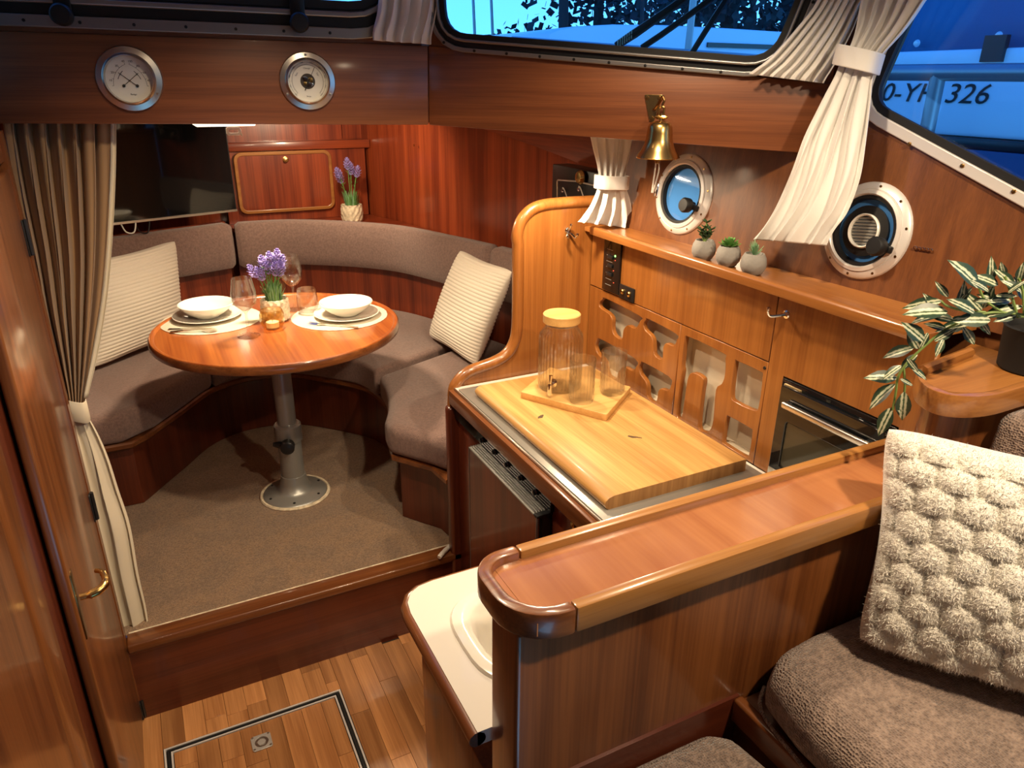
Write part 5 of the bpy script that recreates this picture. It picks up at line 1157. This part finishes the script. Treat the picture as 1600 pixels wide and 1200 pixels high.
# succulents on the ledge
def succulent(px, py, kind, lab, r=.0275):
    c = onz(px, py, 1.2195); c = V((max(c.x, 1.130 + r * .75), c.y, 1.2195)); s_ = thing('succulent', lab, 'potted plant', c, 'succulents on the ledge'); h = r * 1.62
    MB().lathe([(0, 0), (r * .55, 0), (r * .70, .002), (r * .95, h * .30), (r, h * .52), (r * .93, h * .78), (r * .74, h), (r * .68, h * 1.0), (r * .66, h * .90), (0, h * .88)], c, 36).build('pot', 'concrete', s_)
    rr = random.Random(px); b = MB(); t0_ = c + V((0, 0, h * .88))
    def leaf(p, d, up, L_, w_, th):
        sd_ = d.cross(up).normalized(); n_ = sd_.cross(d).normalized()
        pts = []
        for t, k in ((0, .35), (.35, .9), (.65, 1.0), (.88, .6)):
            q = p + d * (L_ * t) + up * (L_ * .25 * t * t); pts += [q + sd_ * w_ * k, q + n_ * th * k, q - sd_ * w_ * k, q - n_ * th * k * .6]
        pts.append(p + d * L_ + up * (L_ * .25)); fs_ = [(i * 4 + j, (i + 1) * 4 + j, (i + 1) * 4 + (j + 1) % 4, i * 4 + (j + 1) % 4) for i in range(3) for j in range(4)] + [(12 + j, 12 + (j + 1) % 4, 16) for j in range(4)] + [(3, 2, 1, 0)]
        b.add(pts, fs_)
    if kind == 'jade':
        for (dx, dz) in ((0, .045), (-.012, .026), (.012, .030), (.006, .018)):
            top = t0_ + V((dx * .3, -dx, dz)); MB().tube([t0_, t0_.lerp(top, .5) + V((0, -dx * .2, 0)), top], .0018, 6).build('stem', 'stem', s_)
            for lvl in range(3):
                for k in range(4):
                    a = k * PI / 2 + lvl * .7; p = t0_.lerp(top, .45 + .27 * lvl); leaf(p, V((math.cos(a), math.sin(a), .35)).normalized(), V((0, 0, 1)), .013, .0048, .0018)
        b.build('leaves', 'leaf_d', s_)['kind'] = 'stuff'
    elif kind == 'rosette':
        for lvl in range(4):
            for k in range(8 - lvl):
                a = 2 * PI * k / (8 - lvl) + lvl * .5; el = .15 + .33 * lvl; leaf(t0_ + V((0, 0, .002 + .002 * lvl)), V((math.cos(a) * math.cos(el), math.sin(a) * math.cos(el), math.sin(el))), V((0, 0, 1)), .026 - .004 * lvl, .0055, .002)
        b.build('leaves', 'leaf_g', s_)['kind'] = 'stuff'
    else:
        for k in range(26):
            a = rr.uniform(0, 2 * PI); el = rr.uniform(.5, 1.45); leaf(t0_, V((math.cos(a) * math.cos(el), math.sin(a) * math.cos(el), math.sin(el))), V((0, 0, 1)), rr.uniform(.018, .030), .0018, .001)
        b.build('leaves', 'leaf_s', s_)['kind'] = 'stuff'
succulent(1098, 405, 'jade', 'succulent with a tall dark sprig in a grey pot, first on the ledge', .0275)
succulent(1136, 415, 'rosette', 'low green rosette succulent in a grey pot, middle of the three', .0275)
succulent(1175, 428, 'spiky', 'small spiky grass succulent in a grey pot under the white curtain hem', .0275)
# trailing variegated plant in a black pot
pc = onz(1606, 577, ZK - .012); pl2 = thing('trailing_plant', 'trailing plant with cream-striped leaves in a black pot on the corner cabinet', 'potted plant', pc)
MB().lathe([(0, 0), (.040, 0), (.043, .003), (.047, .066), (.049, .069), (.046, .071), (.044, .069), (.042, .060), (0, .058)], pc, 48).build('pot', plain('matt_black_pot', (.006, .006, .006), .7), pl2)
def leafmat():
    mt, t, b = nodes('cream_striped_leaf'); L = t.links; tc = t.nodes.new('ShaderNodeTexCoord'); sx3 = t.nodes.new('ShaderNodeSeparateXYZ'); ab = t.nodes.new('ShaderNodeMath'); ab.operation = 'ABSOLUTE'
    L.new(tc.outputs['Object'], sx3.inputs[0]); L.new(sx3.outputs['Y'], ab.inputs[0])
    nz = t.nodes.new('ShaderNodeTexNoise'); nz.inputs['Scale'].default_value = 9; L.new(tc.outputs['Object'], nz.inputs[0])
    ad = t.nodes.new('ShaderNodeMath'); ad.operation = 'MULTIPLY_ADD'; ad.inputs[1].default_value = .06; L.new(nz.outputs[0], ad.inputs[0]); L.new(ab.outputs[0], ad.inputs[2])
    r = t.nodes.new('ShaderNodeValToRGB'); r.color_ramp.interpolation = 'EASE'; e = r.color_ramp.elements; e[0].position = .026; e[0].color = (.05, .10, .04, 1); e[1].position = .30; e[1].color = (.025, .055, .03, 1)
    for p_, c_ in ((.045, (.05, .09, .04, 1)), (.060, (.55, .56, .40, 1)), (.100, (.48, .50, .34, 1)), (.118, (.03, .065, .03, 1)), (.170, (.022, .045, .025, 1))): x = e.new(p_); x.color = c_
    L.new(ad.outputs[0], r.inputs[0]); L.new(r.outputs[0], b.inputs['Base Color']); setp(b, Roughness=.42); return mt
M['vleaf'] = leafmat()
lb = MB(); prof_l = [(0, .02), (.1, .10), (.25, .17), (.40, .205), (.58, .185), (.76, .115), (.90, .042), (1, .002)]
vs = []
for t, w_ in prof_l:
    zc2 = -.10 * (t - .3) ** 2 * 2
    for k in (-1, -.5, 0, .5, 1): vs.append((t, w_ * k, zc2 + .055 * abs(k) * (w_ / .2)))
lb.add(vs, [(i * 5 + j, (i + 1) * 5 + j, (i + 1) * 5 + j + 1, i * 5 + j + 1) for i in range(len(prof_l) - 1) for j in range(4)])
leaf_me = lb.mesh('leaf'); leaf_me.materials.append(M['vleaf'])
pdir = V((.77, -.64, 0)); pnor = V((.64, .77, 0)); pp0 = V((.985, .615, 0))
def onv(px, py, off=0): return onp(px, py, pp0 - pnor * off, pnor)
leaves_px = [(1530, 449, 1494, 412), (1547, 442, 1550, 408), (1482, 464, 1465, 444), (1497, 481, 1507, 447), (1471, 470, 1420, 479), (1481, 486, 1424, 488), (1473, 490, 1431, 501), (1534, 485, 1511, 461), (1535, 482, 1550, 450), (1537, 494, 1591, 479), (1548, 500, 1498, 500), (1510, 495, 1480, 508), (1444, 532, 1417, 509), (1436, 545, 1421, 521), (1427, 543, 1387, 555), (1460, 533, 1490, 516), (1474, 530, 1464, 553), (1505, 512, 1521, 535), (1433, 553, 1409, 576), (1408, 571, 1384, 588), (1402, 590, 1360, 589), (1407, 592, 1424, 601), (1398, 600, 1362, 632), (1413, 613, 1410, 651), (1393, 637, 1375, 674), (1401, 634, 1407, 645), (1592, 440, 1598, 416), (1570, 432, 1565, 414), (1560, 445, 1530, 432), (1575, 458, 1600, 440), (1580, 470, 1550, 470), (1595, 455, 1570, 440), (1520, 470, 1545, 470), (1556, 462, 1585, 462), (1500, 470, 1516, 452), (1515, 505, 1470, 515), (1590, 490, 1560, 500), (1604, 470, 1590, 440), (1612, 450, 1632, 425), (1600, 480, 1630, 470), (1545, 455, 1522, 440), (1565, 475, 1535, 462), (1585, 448, 1560, 425), (1523, 488, 1490, 470), (1490, 500, 1455, 492), (1550, 485, 1575, 500), (1530, 500, 1545, 520), (1480, 515, 1450, 506), (1425, 575, 1445, 590), (1462, 480, 1446, 462), (1450, 520, 1440, 540), (1418, 560, 1432, 578)]
rr = random.Random(5)
for (x0_, y0_, x1_, y1_) in leaves_px:
    off = rr.uniform(.0, .035); p = onv(x0_, y0_, off); q = onv(x1_, y1_, off + rr.uniform(-.006, .010)); d = q - p; L_ = d.length * 1.22; d.normalize()
    n_ = (CAM - p).normalized() + V((rr.uniform(-.5, .5), rr.uniform(-.5, .5), rr.uniform(0, .7))); n_ = (n_ - d * n_.dot(d)).normalized(); s2 = n_.cross(d)
    o = bpy.data.objects.new('leaf', leaf_me); COL.objects.link(o); o.parent = pl2
    m4 = Matrix.Identity(4)
    for i in range(3): m4[i][0] = d[i]; m4[i][1] = s2[i]; m4[i][2] = n_[i]
    wsc = rr.uniform(.85, 1.15)
    o.matrix_local = Matrix.Translation(p - W(pl2)) @ m4 @ Matrix.Diagonal((L_, L_ * wsc, L_, 1))
for path in ([(1600, 492), (1560, 488), (1530, 492), (1500, 503), (1470, 520), (1440, 545), (1415, 570), (1403, 590), (1400, 610), (1395, 640)], [(1570, 490), (1540, 470), (1530, 450)], [(1540, 488), (1505, 485), (1480, 478), (1470, 470)], [(1590, 495), (1580, 460), (1570, 432)], [(1412, 575), (1414, 600), (1412, 620)], [(1600, 490), (1598, 455), (1592, 435)]):
    MB().tube(spline([onv(*p, .014) for p in path], 4), .0018, 6).build('vine', 'stem', pl2)
MB().tube(spline([V((pc.x, pc.y, pc.z + .058)), V((pc.x - .01, pc.y - .01, pc.z + .09)), onv(1590, 495, .014)], 5), .002, 6).build('vine', 'stem', pl2)
# ================================================================ OUTSIDE
XB = 3.6
def ox(px, py, x=XB): return onx(px, py, x)
nb = thing('moored_boat', 'white motor boat moored alongside, seen through the side window', 'boat', (XB + .5, 2.4, .2))
ya, yb2 = -1.5, 3.4
def zat(px, py): return ox(px, py).z
z_lo, z_mid, z_strip, z_can = ox(1500, 214).z, ox(1480, 195).z, ox(1480, 105).z, ox(1500, 80).z
MB().box((XB, ya, z_lo), (XB + 2, yb2, z_strip)).build('cabin_side', 'hull', nb, bevel=.02)
MB().box((XB - .02, ya, z_lo - .05), (XB + 2, yb2, z_lo)).build('rubbing_strake', 'black', nb, bevel=.01)
MB().box((XB - .05, ya, -1.0), (XB + 2, yb2, z_lo - .05)).build('topsides', plain('navy_paint', (.03, .08, .18), .25), nb)
p0, p1 = ox(1375, 88), ox(1600, 78); 
MB().loft([(XB - .03, ya, z_strip), (XB - .03, yb2, z_strip), (XB - .03, yb2, z_can), (XB - .03, ya, z_can + .03)], [(XB + .3, ya, z_strip), (XB + .3, yb2, z_strip), (XB + .3, yb2, z_can), (XB + .3, ya, z_can + .03)]).build('coaming', 'hull', nb, bevel=.01)
def canv(u, v):
    y = ya + u * (yb2 - ya); return (XB + .05 + .45 * v + .02 * noise.noise(V((u * 9, v * 3, 1))), y, z_can + v * 1.3 + .03 * noise.noise(V((u * 14, v * 2, 5))))
MB().grid(60, 10, canv).build('canvas_cover', 'canvas', nb, solid=.01)
zr = ox(1480, 118).z
MB().tube([(XB - .35, ya, zr), (XB - .35, 2.9, zr + .01), (XB - .35, yb2, zr + .02)], .035, 12).build('hand_rail', 'alu', nb)
s0, s1 = onx(1466, 118, XB - .35), onx(1450, 206, XB - .35)
MB().tube([V((XB - .35, s0.y, s0.z)), V((XB - .35, s1.y, s1.z - .5))], .032, 12).build('stanchion', 'alu', nb)
MB().box((XB - .05, ox(1560, 85).y - .05, z_can - .05), (XB - .02, ox(1560, 85).y + .05, z_can + .06)).build('clip', 'black', nb)
for px, py in ((1439, 68), (1567, 56)): q = onx(px, py, XB + .05); MB().lathe([(.018, 0), (.012, .012), (0, .016)], (q.x - .03, q.y, q.z), 12, Matrix.Rotation(-PI / 2, 3, 'Y')).build('snap_button', 'alu_w', nb)
tq0, tq1 = ox(1378, 148), ox(1545, 146); tsz = abs(ox(1480, 130).z - ox(1480, 163).z) * 1.32
MT = basis(V((XB - .004, (tq0.y + tq1.y) / 2, (ox(1400, 148).z + ox(1520, 146).z) / 2)), (0, -1, 0), (0, 0, 1))
tx = text('0-YH 326', tsz, MT, 'ink', nb, 'registration_number', .22, .001)
wd = tx.dimensions.y if tx.dimensions.y > 0 else 1; 
sc_ = abs(tq0.y - tq1.y) / max(v.co.y for v in tx.data.vertices) / 2 if False else None
ys = [v.co.y for v in tx.data.vertices]; k_ = abs(tq0.y - tq1.y) / (max(ys) - min(ys)); tx.data.transform(Matrix.Diagonal((1, k_, 1, 1)))
# boat ahead of the windscreen
YA = 6.0
ab = thing('boat_ahead', 'pale coachroof of a boat lying ahead, seen through the windscreen', 'boat', (5.0, YA, 1.0))
def oa(px, py, y=YA): return ony(px, py, y)
cr0 = [oa(858, 52), oa(872, 46), oa(900, 41), oa(960, 38), oa(1040, 39), oa(1140, 44), oa(1260, 52), oa(1330, 58)]
low = [V((p.x, p.y, .8)) for p in cr0]
MB().loft([*cr0, *reversed(low)], [p + V((0, 1.6, 0)) for p in [*cr0, *reversed(low)]]).build('coachroof', 'hull', ab, bevel=.03)
wv0, wv1 = oa(1110, 66, YA - .05), oa(1240, 78, YA - .05)
MB().box((min(wv0.x, wv1.x), YA - .02, min(wv0.z, wv1.z)), (max(wv0.x, wv1.x), YA + .02, max(wv0.z, wv1.z))).build('cabin_window', 'gloss_black', ab)
MB().tube([oa(1075, 78, 4.6), oa(1090, -60, 4.6)], .025, 8).build('stanchion', 'alu', ab)
MB().tube([oa(800, 62, 4.5), oa(1400, 105, 4.5)], .02, 8).build('guard_rail', 'alu', ab)
# mast and posts, trees, bank
for k, (px, w_, y) in enumerate(((880, .16, 12), (742, .05, 14), (770, .05, 14), (1002, .05, 9))):
    p0, p1 = ony(px, 60, y), ony(px - (14 if k in (1, 2) else 0), -140, y)
    o = MB().tube([V((p0.x, p0.y, -.5)), p0, p1 + V((0, 0, 1.5))], [w_ * .6, w_ * .55, w_ * .45], 10).build('mooring_post' if k in (0, 3) else 'mast', 'bark' if k in (0, 3) else 'alu')
    tag(o, ['thick dark mooring post left of the windscreen trees', 'slim pale mast leaning near the windscreen corner', 'second slim pale mast beside the leaning one', 'thin dark pole in front of the windscreen trees'][k], 'post' if k in (0, 3) else 'mast')
def tree(px, y, w_, h_, label, seed, dens=900):
    rr = random.Random(seed); g = ony(px, 62, y); t = thing('tree', label, 'tree', (g.x, g.y, -.5), 'trees beyond the harbour')
    MB().tube([V((g.x, g.y, -.5)), V((g.x + .05, g.y, h_ * .5)), V((g.x, g.y, h_ * .9))], [.14, .10, .03], 8).build('trunk', 'bark', t)
    b = MB()
    for k in range(dens):
        a = rr.uniform(0, 2 * PI); el = rr.uniform(-1, 1); r = rr.random() ** .4; p = V((g.x + w_ * r * math.cos(a) * math.sqrt(1 - el * el), g.y + w_ * .6 * r * math.sin(a) * math.sqrt(1 - el * el), h_ * .62 + h_ * .42 * r * el)); s_ = rr.uniform(.05, .12)
        d1 = V((rr.uniform(-1, 1), rr.uniform(-1, 1), rr.uniform(-1, 1))).normalized() * s_; d2 = V((rr.uniform(-1, 1), rr.uniform(-1, 1), rr.uniform(-1, 1))).normalized() * s_
        b.add([p - d1, p + d2, p + d1, p - d2], [(0, 1, 2, 3)])
    b.build('foliage', 'tree', t, smooth=False)['kind'] = 'stuff'
tree(930, 13, 1.5, 5.0, 'airy dark tree right of the thick mooring post', 1, 1100); tree(1040, 17, 1.8, 5.5, 'dense dark tree in the middle of the windscreen', 2, 1900); tree(1130, 10, 1.2, 5.2, 'dark tree behind the wiper arms', 3, 1700); tree(1220, 13.5, 1.6, 5.5, 'dark tree at the starboard edge of the windscreen', 4, 1700)
tree(820, 16, 1.5, 2.7, 'low dark bush left of the thick mooring post', 5, 700)
wtr = MB().box((-60, 2.2, -1.05), (80, 120, -1.0)).build('harbour_water', plain('dusk_water', (.01, .04, .09), .12, bump=.4, bscale=2)); tag(wtr, 'dark harbour water around the boats', 'water', kind='stuff')
bank = MB().box((-40, 18, -1), (60, 22, 1.55)).build('harbour_bank', 'tree'); tag(bank, 'low dark bank behind the moored boats', 'bank', kind='structure')
# wiper arms on the windscreen
def wiper(pts, r, label, blade=True):
    off = .05; q = [br(*p) + nR * off for p in pts]; w_ = thing('windscreen_wiper', label, 'wiper', q[0], 'windscreen wipers'); MB().tube(q, r, 8, flat=.7).build('arm', 'rubber', w_)
    return w_, q
w1_, q = wiper([(955, 70), (985, 50), (1045, 8), (1110, -40)], [.012, .014, .012, .010], 'thicker black wiper arm with a ribbed sleeve outside the windscreen')
for k in range(7): p = q[0].lerp(q[1], .15 + .12 * k); MB().tube([p - nR * .012 - V((0, 0, .008)), p - nR * .012 + V((0, 0, .008))], .0015, 6).build('sleeve_rib', 'greymet', w1_)
wiper([(996, 73), (1026, 53), (1086, 10), (1160, -45)], .0095, 'slim black wiper arm in the middle outside the windscreen'); wiper([(1076, 82), (1097, 48), (1128, 0), (1152, -45)], .009, 'steep black wiper blade at the starboard side of the windscreen')
